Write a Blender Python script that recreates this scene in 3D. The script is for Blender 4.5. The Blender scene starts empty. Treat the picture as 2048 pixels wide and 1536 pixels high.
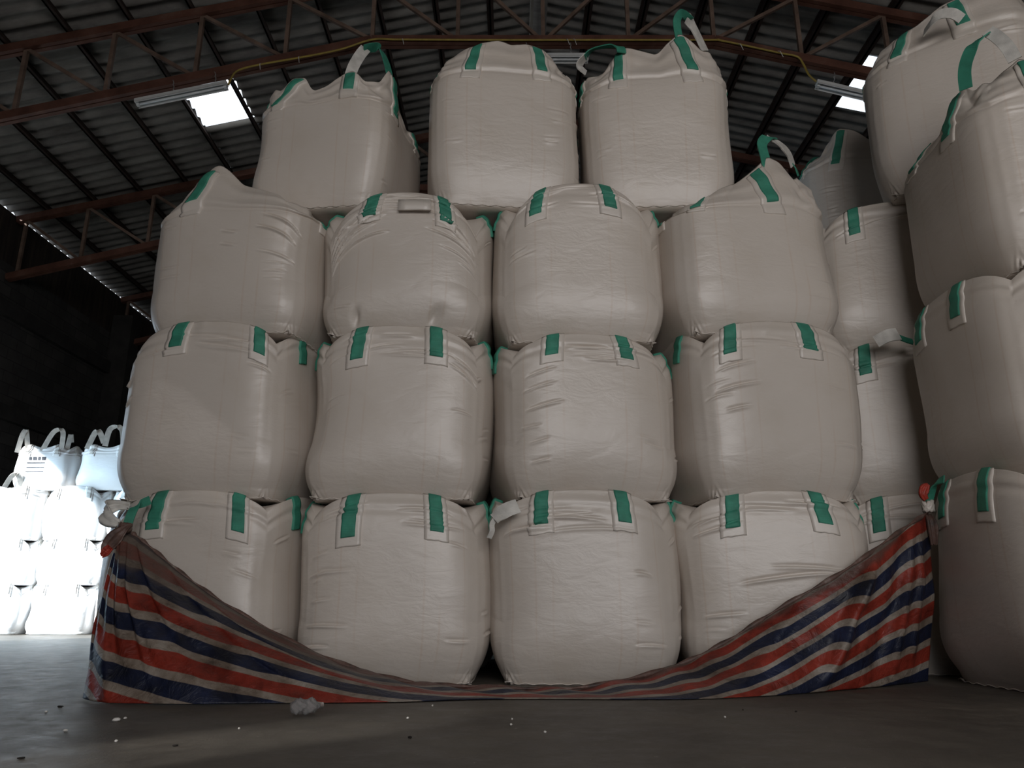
import bpy, math, random
import numpy as np
from mathutils import Vector

sc = bpy.context.scene
col = sc.collection
PI = math.pi

# ------------------------------------------------------------------ camera
CAM_H, PITCH, FPX = 0.45, math.radians(15.9), 1536.0
cam_d = bpy.data.cameras.new('camera')
cam_d.sensor_width = 36.0
cam_d.lens = 36.0 * FPX / 2048.0
cam_d.clip_end = 200
cam = bpy.data.objects.new('camera', cam_d)
col.objects.link(cam)
cam.location = (0, 0, CAM_H)
cam.rotation_euler = (PI / 2 + PITCH, 0, 0)
sc.camera = cam

# ------------------------------------------------------------------ colour management
sc.view_settings.view_transform = 'Standard'
sc.view_settings.look = 'None'
sc.view_settings.exposure = 0.0
sc.view_settings.gamma = 1.0
sc.view_settings.use_curve_mapping = False

# ------------------------------------------------------------------ daylight
world = bpy.data.worlds.new('overcast_sky')
sc.world = world
world.use_nodes = True
wb = world.node_tree.nodes['Background']
wb.inputs['Color'].default_value = (0.78, 0.88, 1.0, 1)
wb.inputs['Strength'].default_value = 1.7


def area(name, loc, rot, sx, sy, power, color):
    l = bpy.data.lights.new(name, 'AREA')
    l.shape = 'RECTANGLE'
    l.size, l.size_y = sx, sy
    l.energy = power
    l.color = color
    o = bpy.data.objects.new(name, l)
    o.location = loc
    o.rotation_euler = rot
    col.objects.link(o)
    return o


# daylight in the open doorway behind the camera, and in the doorway of the left wall
area('daylight_front_doorway', (1.7, -5.05, 3.3), (PI / 2, 0, 0), 5.2, 3.4, 252, (1.0, 0.915, 0.85))
sun_d = bpy.data.lights.new('sun', 'SUN')
sun_d.energy = 13.0
sun_d.angle = math.radians(2.5)
sun_d.color = (1.0, 0.98, 0.95)
sun = bpy.data.objects.new('sun', sun_d)
sun.rotation_euler = Vector((-0.60, -0.62, 0.50)).to_track_quat('Z', 'Y').to_euler()
sun.location = (-14, 4, 9)
col.objects.link(sun)
dl = area('daylight_left_doorway', (-8.74, 9.3, 1.8), (PI / 2 - math.radians(30), 0, -PI / 2 + math.radians(18)), 3.4, 3.0, 240, (0.52, 0.78, 1.0))
dl.data.spread = math.radians(118)

# ------------------------------------------------------------------ helpers
CP, SP = math.cos(PITCH), math.sin(PITCH)


def W(px, py, Y):
    """point of the place seen at px,py of the photograph, Y metres ahead of the camera"""
    u = (px - 1024) / FPX
    v = (768 - py) / FPX
    dy = CP - v * SP
    dz = SP + v * CP
    s = Y / dy
    return Vector((u * s, Y, CAM_H + dz * s))


def WF(px, py, z=0.0):
    u = (px - 1024) / FPX
    v = (768 - py) / FPX
    dy = CP - v * SP
    dz = SP + v * CP
    s = (z - CAM_H) / dz
    return Vector((u * s, dy * s, z))


def tag(o, label=None, cat=None, group=None, kind=None):
    if label: o['label'] = label
    if cat: o['category'] = cat
    if group: o['group'] = group
    if kind: o['kind'] = kind
    return o


def empty(name, loc=(0, 0, 0), rz=0.0, label=None, cat=None, group=None):
    o = bpy.data.objects.new(name, None)
    o.empty_display_size = 0.1
    o.location = loc
    o.rotation_euler = (0, 0, rz)
    col.objects.link(o)
    return tag(o, label, cat, group)


def link_mesh(name, me, mat, parent=None):
    me.materials.append(mat)
    o = bpy.data.objects.new(name, me)
    col.objects.link(o)
    if parent is not None:
        o.parent = parent
    return o


def np_mesh(name, V, F, uv=None, smooth=True):
    """V (n,3); F (m,4) quads; uv (m*4,2)"""
    V = np.asarray(V, dtype=np.float32)
    F = np.asarray(F, dtype=np.int32)
    me = bpy.data.meshes.new(name)
    me.vertices.add(len(V))
    me.vertices.foreach_set('co', V.ravel())
    me.loops.add(F.size)
    me.loops.foreach_set('vertex_index', F.ravel())
    me.polygons.add(len(F))
    me.polygons.foreach_set('loop_start', np.arange(0, F.size, F.shape[1], dtype=np.int32))
    me.polygons.foreach_set('use_smooth', np.full(len(F), smooth, dtype=bool))
    if uv is not None:
        l = me.uv_layers.new(name='UVMap')
        l.data.foreach_set('uv', np.asarray(uv, dtype=np.float32).ravel())
    me.update(calc_edges=True)
    me.validate()
    return me


class MB:
    """collects boxes, bars and tubes of one part"""
    def __init__(self):
        self.v, self.f = [], []

    def add(self, vs, fs):
        n = len(self.v)
        self.v += [tuple(p) for p in vs]
        self.f += [tuple(i + n for i in f) for f in fs]

    def box(self, x0, x1, y0, y1, z0, z1):
        vs = [(x, y, z) for z in (z0, z1) for y in (y0, y1) for x in (x0, x1)]
        self.add(vs, [(0, 2, 3, 1), (4, 5, 7, 6), (0, 1, 5, 4), (2, 6, 7, 3), (0, 4, 6, 2), (1, 3, 7, 5)])
        return self

    def bar(self, a, b, w, h, up=(0, 1, 0)):
        """rectangular bar, w across, h along up"""
        a, b = Vector(a), Vector(b)
        d = (b - a).normalized()
        up = Vector(up)
        s = d.cross(up).normalized()
        n = s.cross(d).normalized()
        vs = []
        for p in (a, b):
            for i, j in ((-1, -1), (1, -1), (1, 1), (-1, 1)):
                vs.append(p + s * (i * w / 2) + n * (j * h / 2))
        self.add(vs, [(0, 1, 2, 3), (7, 6, 5, 4), (0, 4, 5, 1), (1, 5, 6, 2), (2, 6, 7, 3), (3, 7, 4, 0)])
        return self

    def angle(self, a, b, w, t, up, side):
        """steel angle: two thin legs meeting at the a-b line"""
        a, b, up, side = Vector(a), Vector(b), Vector(up).normalized(), Vector(side).normalized()
        for (p, q, wd, ht) in ((up, side, w, t), (side, up, w, t)):
            vs = []
            for e in (a, b):
                for i, j in ((0, 0), (wd, 0), (wd, ht), (0, ht)):
                    vs.append(e + p * i + q * j)
            self.add(vs, [(0, 1, 2, 3), (7, 6, 5, 4), (0, 4, 5, 1), (1, 5, 6, 2), (2, 6, 7, 3), (3, 7, 4, 0)])
        return self

    def tube(self, pts, r, n=8, taper=None):
        pts = [Vector(p) for p in pts]
        base = len(self.v)
        up = Vector((0.13, 0.31, 1)).normalized()
        for k, p in enumerate(pts):
            d = (pts[min(k + 1, len(pts) - 1)] - pts[max(k - 1, 0)]).normalized()
            s = d.cross(up)
            if s.length < 1e-3: s = d.cross(Vector((1, 0, 0)))
            s.normalize()
            t = s.cross(d)
            rr = r if taper is None else r * taper[k]
            for i in range(n):
                a = 2 * PI * i / n
                self.v.append(tuple(p + s * (math.cos(a) * rr) + t * (math.sin(a) * rr)))
        for k in range(len(pts) - 1):
            for i in range(n):
                j = (i + 1) % n
                self.f.append((base + k * n + i, base + k * n + j, base + (k + 1) * n + j, base + (k + 1) * n + i))
        self.f.append(tuple(base + i for i in range(n))[::-1])
        self.f.append(tuple(base + (len(pts) - 1) * n + i for i in range(n)))
        return self

    def build(self, name, mat, parent=None, smooth=False, bevel=0):
        me = bpy.data.meshes.new(name)
        me.from_pydata(self.v, [], self.f)
        for p in me.polygons: p.use_smooth = smooth
        o = link_mesh(name, me, mat, parent)
        if bevel:
            m = o.modifiers.new('bevel', 'BEVEL')
            m.width = bevel
            m.segments = 2
            m.limit_method = 'ANGLE'
        return o


def catmull(pts, n):
    """n samples of a smooth line through pts (each a tuple of any length)"""
    P = np.asarray(pts, dtype=float)
    m = len(P)
    t = np.linspace(0, m - 1 - 1e-9, n)
    i = np.floor(t).astype(int)
    f = (t - i)[:, None]
    g = lambda k: P[np.clip(k, 0, m - 1)]
    p0, p1, p2, p3 = g(i - 1), g(i), g(i + 1), g(i + 2)
    return 0.5 * ((2 * p1) + (-p0 + p2) * f + (2 * p0 - 5 * p1 + 4 * p2 - p3) * f ** 2 + (-p0 + 3 * p1 - 3 * p2 + p3) * f ** 3)


# ------------------------------------------------------------------ materials
def new_mat(name):
    m = bpy.data.materials.new(name)
    m.use_nodes = True
    nt = m.node_tree
    return m, nt, nt.nodes['Principled BSDF']


def nd(nt, t, **kw):
    n = nt.nodes.new(t)
    for k, v in kw.items():
        if k in n.inputs.keys():
            n.inputs[k].default_value = v
        else:
            setattr(n, k, v)
    return n


def ramp(nt, stops, interp='LINEAR'):
    r = nt.nodes.new('ShaderNodeValToRGB')
    r.color_ramp.interpolation = interp
    e = r.color_ramp.elements
    while len(e) > 1: e.remove(e[-1])
    e[0].position = stops[0][0]
    e[0].color = stops[0][1] if len(stops[0][1]) == 4 else (*stops[0][1], 1)
    for p, c in stops[1:]:
        x = e.new(p)
        x.color = c if len(c) == 4 else (*c, 1)
    return r


def mix(nt, typ, fac, a, b):
    m = nt.nodes.new('ShaderNodeMix')
    m.data_type = 'RGBA'
    m.blend_type = typ
    L = nt.links
    for idx, val in ((0, fac), (6, a), (7, b)):
        if isinstance(val, bpy.types.NodeSocket): L.new(val, m.inputs[idx])
        elif isinstance(val, tuple): m.inputs[idx].default_value = (*val, 1) if len(val) == 3 else val
        else: m.inputs[idx].default_value = val
    return m.outputs[2]


def bag_material(name, base, lines=True, strength=1.0):
    m, nt, b = new_mat(name)
    L = nt.links
    tc = nd(nt, 'ShaderNodeTexCoord')
    uv = nd(nt, 'ShaderNodeSeparateXYZ')
    L.new(tc.outputs['UV'], uv.inputs[0])
    info = nd(nt, 'ShaderNodeObjectInfo')
    n1 = nd(nt, 'ShaderNodeTexNoise', Scale=2.2, Detail=4.0, Roughness=0.6)
    L.new(tc.outputs['Object'], n1.inputs['Vector'])
    r1 = ramp(nt, [(0.30, (base[0] * .94, base[1] * .925, base[2] * .90)), (0.52, base), (0.75, (base[0] * 1.03, base[1] * 1.03, base[2] * 1.03))])
    L.new(n1.outputs['Fac'], r1.inputs[0])
    c = r1.outputs[0]
    if lines:
        fr = nd(nt, 'ShaderNodeMath', operation='FRACT')
        L.new(uv.outputs[0], fr.inputs[0])
        w, k = (1, 1, 1), (0.94, 0.87, 0.82)
        st = [(0.0, w)]
        for p in (0.10, 0.245, 0.335, 0.665, 0.745, 0.885):
            st += [(p - .0075, w), (p, k), (p + .0075, w)]
        rl = ramp(nt, st)
        L.new(fr.outputs[0], rl.inputs[0])
        nl = nd(nt, 'ShaderNodeTexNoise', Scale=3.1, Detail=2.0)
        L.new(tc.outputs['Object'], nl.inputs['Vector'])
        rr = ramp(nt, [(0.35, (0.15,) * 3), (0.6, (0.9,) * 3)])
        L.new(nl.outputs['Fac'], rr.inputs[0])
        c = mix(nt, 'MULTIPLY', rr.outputs[0], c, rl.outputs[0])
    # old dust marks
    n2 = nd(nt, 'ShaderNodeTexNoise', Scale=5.5, Detail=8.0, Roughness=0.75)
    L.new(tc.outputs['Object'], n2.inputs['Vector'])
    r2 = ramp(nt, [(0.66, (0, 0, 0)), (0.80, (0.35,) * 3)])
    L.new(n2.outputs['Fac'], r2.inputs[0])
    c = mix(nt, 'MIX', r2.outputs[0], c, (0.42, 0.37, 0.34))
    vr = ramp(nt, [(0.0, (0.93, 0.93, 0.93)), (1.0, (1.0, 1.0, 1.0))])
    L.new(info.outputs['Random'], vr.inputs[0])
    c = mix(nt, 'MULTIPLY', 1.0, c, vr.outputs[0])
    L.new(c, b.inputs['Base Color'])
    b.inputs['Roughness'].default_value = 0.43
    b.inputs['Specular IOR Level'].default_value = 0.85
    # woven bump + soft creasing
    wv = nd(nt, 'ShaderNodeTexWave', Scale=95.0, Distortion=0.6)
    wv.bands_direction = 'Z'
    L.new(tc.outputs['Object'], wv.inputs['Vector'])
    mp = nd(nt, 'ShaderNodeMapping')
    mp.inputs['Scale'].default_value = (5.5, 5.5, 13.0)
    L.new(tc.outputs['Object'], mp.inputs[0])
    n3 = nd(nt, 'ShaderNodeTexNoise', Scale=1.0, Detail=5.0, Roughness=0.55, Distortion=0.4)
    L.new(mp.outputs[0], n3.inputs['Vector'])
    b1 = nd(nt, 'ShaderNodeBump', Strength=0.05, Distance=0.002)
    L.new(wv.outputs['Fac'], b1.inputs['Height'])
    b2 = nd(nt, 'ShaderNodeBump', Strength=0.32 * strength, Distance=0.02)
    L.new(n3.outputs['Fac'], b2.inputs['Height'])
    L.new(b1.outputs[0], b2.inputs['Normal'])
    L.new(b2.outputs[0], b.inputs['Normal'])
    return m


def web_material(name, c0):
    m, nt, b = new_mat(name)
    L = nt.links
    tc = nd(nt, 'ShaderNodeTexCoord')
    wv = nd(nt, 'ShaderNodeTexWave', Scale=60.0, Distortion=1.0)
    wv.bands_direction = 'Z'
    L.new(tc.outputs['Object'], wv.inputs['Vector'])
    n = nd(nt, 'ShaderNodeTexNoise', Scale=14.0, Detail=5.0)
    L.new(tc.outputs['Object'], n.inputs['Vector'])
    r = ramp(nt, [(0.3, tuple(x * .75 for x in c0)), (0.7, tuple(min(1, x * 1.15) for x in c0))])
    L.new(n.outputs['Fac'], r.inputs[0])
    L.new(r.outputs[0], b.inputs['Base Color'])
    b.inputs['Roughness'].default_value = 0.6
    bp = nd(nt, 'ShaderNodeBump', Strength=0.3, Distance=0.003)
    L.new(wv.outputs['Fac'], bp.inputs['Height'])
    L.new(bp.outputs[0], b.inputs['Normal'])
    return m


def noisy(name, stops, scale, rough=0.7, bump=0.2, dist=0.01, detail=6.0, spec=0.3, metal=0.0, stretch=None):
    m, nt, b = new_mat(name)
    L = nt.links
    tc = nd(nt, 'ShaderNodeTexCoord')
    src = tc.outputs['Object']
    if stretch:
        mp = nd(nt, 'ShaderNodeMapping')
        mp.inputs['Scale'].default_value = stretch
        L.new(src, mp.inputs[0])
        src = mp.outputs[0]
    n = nd(nt, 'ShaderNodeTexNoise', Scale=scale, Detail=detail, Roughness=0.6)
    L.new(src, n.inputs['Vector'])
    r = ramp(nt, stops)
    L.new(n.outputs['Fac'], r.inputs[0])
    L.new(r.outputs[0], b.inputs['Base Color'])
    b.inputs['Roughness'].default_value = rough
    b.inputs['Specular IOR Level'].default_value = spec
    b.inputs['Metallic'].default_value = metal
    if bump:
        bp = nd(nt, 'ShaderNodeBump', Strength=bump, Distance=dist)
        L.new(n.outputs['Fac'], bp.inputs['Height'])
        L.new(bp.outputs[0], b.inputs['Normal'])
    return m


M_BAG = bag_material('woven_bag_fabric', (0.615, 0.552, 0.492))
M_PATCH = bag_material('reinforcement_patch_fabric', (0.66, 0.60, 0.54), lines=False)
M_WHITEBAG = bag_material('white_bag_fabric', (0.82, 0.82, 0.82), lines=False)
M_GREEN = web_material('green_webbing', (0.040, 0.245, 0.165))
M_WHITEWEB = web_material('white_webbing', (0.62, 0.60, 0.56))
M_INK = noisy('faded_grey_ink', [(0.3, (0.03, 0.035, 0.045)), (0.7, (0.08, 0.085, 0.10))], 40, bump=0)
M_STEEL = noisy('red_oxide_steel', [(0.3, (0.070, 0.030, 0.021)), (0.55, (0.125, 0.055, 0.038)), (0.8, (0.17, 0.105, 0.08))], 3.5, rough=0.6, bump=0.1)
M_WEBSTEEL = noisy('dusty_brown_steel', [(0.3, (0.09, 0.06, 0.045)), (0.6, (0.19, 0.13, 0.10)), (0.8, (0.26, 0.21, 0.17))], 4.0, rough=0.65, bump=0.1)
M_PURLIN = noisy('dark_purlin_steel', [(0.3, (0.018, 0.013, 0.012)), (0.7, (0.05, 0.032, 0.026))], 4.0, rough=0.7, bump=0)
M_WOOD = noisy('grey_ridge_batten', [(0.3, (0.12, 0.11, 0.10)), (0.7, (0.30, 0.28, 0.25))], 9, rough=0.8, stretch=(1, .1, 1))
M_LAMP = noisy('white_enamel', [(0.3, (0.62, 0.64, 0.64)), (0.7, (0.75, 0.76, 0.75))], 8, rough=0.35, bump=0.02)
M_TUBE = noisy('unlit_tube_glass', [(0.3, (0.66, 0.68, 0.70)), (0.7, (0.72, 0.74, 0.76))], 8, rough=0.15, bump=0)
M_ZINC = noisy('zinc_hanger', [(0.3, (0.40, 0.40, 0.40)), (0.7, (0.6, 0.6, 0.6))], 20, rough=0.35, bump=0, metal=0.6)
M_CABLE = noisy('yellow_cable_sheath', [(0.3, (0.22, 0.16, 0.035)), (0.7, (0.38, 0.28, 0.06))], 9, rough=0.5, bump=0)
M_TIE = noisy('white_cable_tie', [(0.3, (0.6, 0.6, 0.58)), (0.7, (0.75, 0.75, 0.72))], 9, rough=0.5, bump=0)
M_CRUMB = noisy('white_crumb', [(0.3, (0.55, 0.52, 0.48)), (0.7, (0.75, 0.72, 0.68))], 30, rough=0.8)
M_DARKBIT = noisy('dark_bit', [(0.3, (0.012, 0.010, 0.009)), (0.7, (0.03, 0.025, 0.02))], 30, rough=0.8)

# roofing
m, nt, b = new_mat('grey_fibre_cement_roofing')
L = nt.links
tc = nd(nt, 'ShaderNodeTexCoord')
mp = nd(nt, 'ShaderNodeMapping')
mp.inputs['Scale'].default_value = (0.6, 2.2, 1)
L.new(tc.outputs['Object'], mp.inputs[0])
n = nd(nt, 'ShaderNodeTexNoise', Scale=1.6, Detail=8.0, Roughness=0.7)
L.new(mp.outputs[0], n.inputs['Vector'])
r = ramp(nt, [(0.30, (0.075, 0.067, 0.061)), (0.50, (0.165, 0.155, 0.142)), (0.75, (0.27, 0.26, 0.24))])
L.new(n.outputs['Fac'], r.inputs[0])
L.new(r.outputs[0], b.inputs['Base Color'])
b.inputs['Roughness'].default_value = 0.75
M_ROOF = m

m, nt, b = new_mat('translucent_roof_sheet')
L = nt.links
tr = nd(nt, 'ShaderNodeBsdfTranslucent')
tr.inputs['Color'].default_value = (0.9, 0.92, 0.92, 1)
tp = nd(nt, 'ShaderNodeBsdfTransparent')
tp.inputs['Color'].default_value = (0.95, 0.95, 0.95, 1)
mx = nd(nt, 'ShaderNodeMixShader')
mx.inputs[0].default_value = 0.4
L.new(tr.outputs[0], mx.inputs[1])
L.new(tp.outputs[0], mx.inputs[2])
L.new(mx.outputs[0], nt.nodes['Material Output'].inputs['Surface'])
M_SKYPANE = m

# concrete floor
m, nt, b = new_mat('worn_concrete_floor')
L = nt.links
tc = nd(nt, 'ShaderNodeTexCoord')
n1 = nd(nt, 'ShaderNodeTexNoise', Scale=1.3, Detail=9.0, Roughness=0.68)
L.new(tc.outputs['Object'], n1.inputs['Vector'])
r1 = ramp(nt, [(0.28, (0.050, 0.043, 0.035)), (0.50, (0.090, 0.079, 0.065)), (0.72, (0.135, 0.119, 0.098))])
L.new(n1.outputs['Fac'], r1.inputs[0])
n2 = nd(nt, 'ShaderNodeTexNoise', Scale=7.0, Detail=8.0, Roughness=0.75)
L.new(tc.outputs['Object'], n2.inputs['Vector'])
r2 = ramp(nt, [(0.35, (0.62,) * 3), (0.62, (1.12, 1.1, 1.06))])
L.new(n2.outputs['Fac'], r2.inputs[0])
c = mix(nt, 'MULTIPLY', 0.8, r1.outputs[0], r2.outputs[0])
v = nd(nt, 'ShaderNodeTexNoise', Scale=42.0, Detail=3.0, Roughness=0.6)
L.new(tc.outputs['Object'], v.inputs['Vector'])
r3 = ramp(nt, [(0.68, (0, 0, 0)), (0.76, (1, 1, 1))])
L.new(v.outputs['Fac'], r3.inputs[0])
c = mix(nt, 'MIX', r3.outputs[0], c, (0.30, 0.28, 0.25))
L.new(c, b.inputs['Base Color'])
rr = ramp(nt, [(0.3, (0.42,) * 3), (0.7, (0.68,) * 3)])
L.new(n2.outputs['Fac'], rr.inputs[0])
L.new(rr.outputs[0], b.inputs['Roughness'])
b.inputs['Specular IOR Level'].default_value = 0.45
bp = nd(nt, 'ShaderNodeBump', Strength=0.35, Distance=0.012)
L.new(n2.outputs['Fac'], bp.inputs['Height'])
L.new(bp.outputs[0], b.inputs['Normal'])
M_FLOOR = m

# dark block wall
m, nt, b = new_mat('sooty_block_wall')
L = nt.links
tc = nd(nt, 'ShaderNodeTexCoord')
sp = nd(nt, 'ShaderNodeSeparateXYZ')
L.new(tc.outputs['Object'], sp.inputs[0])
ad = nd(nt, 'ShaderNodeMath', operation='ADD')
L.new(sp.outputs[0], ad.inputs[0])
L.new(sp.outputs[1], ad.inputs[1])
cb = nd(nt, 'ShaderNodeCombineXYZ')
L.new(ad.outputs[0], cb.inputs[0])
L.new(sp.outputs[2], cb.inputs[1])
br = nd(nt, 'ShaderNodeTexBrick', Scale=1.0)
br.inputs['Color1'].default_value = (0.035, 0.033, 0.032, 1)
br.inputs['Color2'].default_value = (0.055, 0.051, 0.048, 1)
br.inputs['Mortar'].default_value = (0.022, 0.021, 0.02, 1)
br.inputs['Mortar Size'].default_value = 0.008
br.inputs['Brick Width'].default_value = 0.4
br.inputs['Row Height'].default_value = 0.2
L.new(cb.outputs[0], br.inputs['Vector'])
n = nd(nt, 'ShaderNodeTexNoise', Scale=1.2, Detail=7.0, Roughness=0.7)
L.new(tc.outputs['Object'], n.inputs['Vector'])
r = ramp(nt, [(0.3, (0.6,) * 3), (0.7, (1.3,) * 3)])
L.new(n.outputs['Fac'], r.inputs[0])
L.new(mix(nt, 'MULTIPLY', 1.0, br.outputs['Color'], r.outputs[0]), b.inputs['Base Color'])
b.inputs['Roughness'].default_value = 0.9
bp = nd(nt, 'ShaderNodeBump', Strength=0.4, Distance=0.01)
L.new(br.outputs['Fac'], bp.inputs['Height'])
bp.invert = True
L.new(bp.outputs[0], b.inputs['Normal'])
M_WALL = m
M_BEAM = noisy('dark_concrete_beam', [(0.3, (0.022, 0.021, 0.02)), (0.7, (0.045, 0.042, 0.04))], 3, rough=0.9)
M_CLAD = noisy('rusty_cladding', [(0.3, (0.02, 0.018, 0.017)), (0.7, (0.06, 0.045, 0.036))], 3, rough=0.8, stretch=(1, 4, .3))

# striped tarpaulin : UV.y is metres up the sheet, UV.x metres along it
m, nt, b = new_mat('striped_tarpaulin')
L = nt.links
tc = nd(nt, 'ShaderNodeTexCoord')
sp = nd(nt, 'ShaderNodeSeparateXYZ')
L.new(tc.outputs['UV'], sp.inputs[0])
wn = nd(nt, 'ShaderNodeTexNoise', Scale=9.0, Detail=3.0)
L.new(tc.outputs['UV'], wn.inputs['Vector'])
ms = nd(nt, 'ShaderNodeMath', operation='MULTIPLY_ADD')
ms.inputs[1].default_value = 0.012
L.new(wn.outputs['Fac'], ms.inputs[0])
L.new(sp.outputs[1], ms.inputs[2])
m1 = nd(nt, 'ShaderNodeMath', operation='MULTIPLY_ADD')
m1.inputs[1].default_value = 1 / 0.30
m1.inputs[2].default_value = (0.03 + 0.60) / 0.30
L.new(ms.outputs[0], m1.inputs[0])
fr = nd(nt, 'ShaderNodeMath', operation='FRACT')
L.new(m1.outputs[0], fr.inputs[0])
RED, WHT, BLU = (0.36, 0.048, 0.030), (0.37, 0.335, 0.295), (0.016, 0.024, 0.066)
e = 0.012
st = ramp(nt, [(0, RED), (0.333 - e, RED), (0.333, WHT), (0.5 - e, WHT), (0.5, BLU), (0.833 - e, BLU), (0.833, WHT), (1 - e, WHT), (1.0, RED)])
L.new(fr.outputs[0], st.inputs[0])
nd1 = nd(nt, 'ShaderNodeTexNoise', Scale=6.5, Detail=9.0, Roughness=0.72)
L.new(tc.outputs['Object'], nd1.inputs['Vector'])
rd = ramp(nt, [(0.33, (1, 1, 1)), (0.45, (0.84, 0.80, 0.76)), (0.56, (0.60, 0.54, 0.49)), (0.68, (0.22, 0.18, 0.16))])
L.new(nd1.outputs['Fac'], rd.inputs[0])
c = mix(nt, 'MULTIPLY', 0.9, st.outputs[0], rd.outputs[0])
nd2 = nd(nt, 'ShaderNodeTexNoise', Scale=2.4, Detail=5.0, Roughness=0.65)
L.new(tc.outputs['Object'], nd2.inputs['Vector'])
rd2 = ramp(nt, [(0.40, (1, 1, 1)), (0.58, (0.66, 0.60, 0.56)), (0.68, (0.40, 0.33, 0.29))])
L.new(nd2.outputs['Fac'], rd2.inputs[0])
c = mix(nt, 'MULTIPLY', 0.9, c, rd2.outputs[0])
# soiled hem along the top edge, in patches
hn = nd(nt, 'ShaderNodeTexNoise', Scale=3.0, Detail=2.0)
L.new(tc.outputs['Object'], hn.inputs['Vector'])
hm = nd(nt, 'ShaderNodeMath', operation='MULTIPLY_ADD')
hm.inputs[1].default_value = 0.30
L.new(hn.outputs['Fac'], hm.inputs[0])
L.new(sp.outputs[1], hm.inputs[2])
hr = ramp(nt, [(0.0, (0, 0, 0)), (0.885, (0, 0, 0)), (0.92, (0.72,) * 3)])
mr = nd(nt, 'ShaderNodeMapRange')
mr.inputs[1].default_value, mr.inputs[2].default_value, mr.inputs[3].default_value, mr.inputs[4].default_value = 1.8, 2.9, 0.0, -0.11
L.new(sp.outputs[0], mr.inputs[0])
ha = nd(nt, 'ShaderNodeMath', operation='ADD')
L.new(hm.outputs[0], ha.inputs[0])
L.new(mr.outputs[0], ha.inputs[1])
hs = nd(nt, 'ShaderNodeMath', operation='MULTIPLY')
hs.inputs[1].default_value = 0.93
L.new(ha.outputs[0], hs.inputs[0])
L.new(hs.outputs[0], hr.inputs[0])
c = mix(nt, 'MIX', hr.outputs[0], c, (0.085, 0.062, 0.050))
L.new(c, b.inputs['Base Color'])
b.inputs['Roughness'].default_value = 0.45
b.inputs['Specular IOR Level'].default_value = 0.4
bn = nd(nt, 'ShaderNodeTexNoise', Scale=11.0, Detail=6.0, Roughness=0.6, Distortion=0.8)
L.new(tc.outputs['Object'], bn.inputs['Vector'])
bp = nd(nt, "ShaderNodeBump", Strength=0.8, Distance=0.02)
L.new(bn.outputs['Fac'], bp.inputs['Height'])
L.new(bp.outputs[0], b.inputs['Normal'])
tr = nd(nt, 'ShaderNodeBsdfTranslucent')
L.new(c, tr.inputs['Color'])
mx = nd(nt, 'ShaderNodeMixShader')
mx.inputs[0].default_value = 0.10
L.new(b.outputs[0], mx.inputs[1])
L.new(tr.outputs[0], mx.inputs[2])
L.new(mx.outputs[0], nt.nodes['Material Output'].inputs['Surface'])
M_TARP = m
M_TARPKNOT = noisy('soiled_tarpaulin_knot', [(0.3, (0.05, 0.035, 0.03)), (0.55, (0.13, 0.075, 0.06)), (0.8, (0.3, 0.26, 0.23))], 14, rough=0.5)
M_TARPRED = noisy('red_tarpaulin_end', [(0.3, (0.22, 0.03, 0.02)), (0.7, (0.42, 0.05, 0.03))], 14, rough=0.45)

m, nt, b = new_mat('clear_plastic')
b.inputs['Base Color'].default_value = (0.97, 0.99, 1.0, 1)
b.inputs['Roughness'].default_value = 0.12
b.inputs['Transmission Weight'].default_value = 0.92
b.inputs['IOR'].default_value = 1.2
bn = nd(nt, 'ShaderNodeTexNoise', Scale=30.0, Detail=3.0)
bp = nd(nt, 'ShaderNodeBump', Strength=0.6, Distance=0.01)
nt.links.new(bn.outputs['Fac'], bp.inputs['Height'])
nt.links.new(bp.outputs[0], b.inputs['Normal'])
M_PET = m

# ------------------------------------------------------------------ the building
XL, XR, RX = -8.5, 9.3, 0.4          # eaves and ridge
YF, YB = -5.0, 17.2                   # front and back walls
SL = 0.235


def roof_z(x):                        # underside of the truss top chords
    return CAM_H + 8.374 + SL * 0.4 - SL * abs(x - RX)


MB().box(XL - 3, XR + .3, YF - 4, YB + .3, -0.2, 0.0).build('floor', M_FLOOR)['kind'] = 'structure'
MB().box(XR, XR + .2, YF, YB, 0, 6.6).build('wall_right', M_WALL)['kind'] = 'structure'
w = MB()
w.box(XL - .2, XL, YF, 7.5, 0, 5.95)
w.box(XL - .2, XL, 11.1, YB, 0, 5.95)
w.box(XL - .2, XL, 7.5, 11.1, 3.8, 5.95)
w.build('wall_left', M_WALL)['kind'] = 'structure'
w = MB()                              # front wall with its doorway behind the camera
w.box(XL, -1.2, YF - .2, YF, 0, 6.85)
w.box(4.6, XR, YF - .2, YF, 0, 6.85)
w.box(-1.2, 4.6, YF - .2, YF, 5.1, 6.85)
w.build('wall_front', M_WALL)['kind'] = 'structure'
for nm, y0, y1, mat in (('wall_back', YB, YB + .2, M_WALL), ('wall_front_gable', YF - .2, YF, M_CLAD)):
    g = MB()
    if nm == 'wall_back': zb = 0.0
    else: zb = 6.84
    vs = []
    for y in (y0, y1):
        vs += [(XL - .2, y, zb), (XR + .2, y, zb), (XR + .2, y, roof_z(XR + .2) + .08), (RX, y, roof_z(RX) + .08), (XL - .2, y, roof_z(XL - .2) + .08)]
    g.add(vs, [(0, 1, 2, 3, 4), (9, 8, 7, 6, 5), (0, 5, 6, 1), (1, 6, 7, 2), (2, 7, 8, 3), (3, 8, 9, 4), (4, 9, 5, 0)])
    o = g.build(nm if nm == 'wall_back' else 'wall_front', mat)
    o['kind'] = 'structure'
t = MB()
t.box(XL - .02, XL + .10, YF, YB, 5.05, 5.30)
t.build('trim_1', M_BEAM)['kind'] = 'structure'
t = MB()
t.box(XL - .02, XL + .10, 11.1, YB, 3.38, 3.62)
t.build('trim_2', M_BEAM)['kind'] = 'structure'
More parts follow.
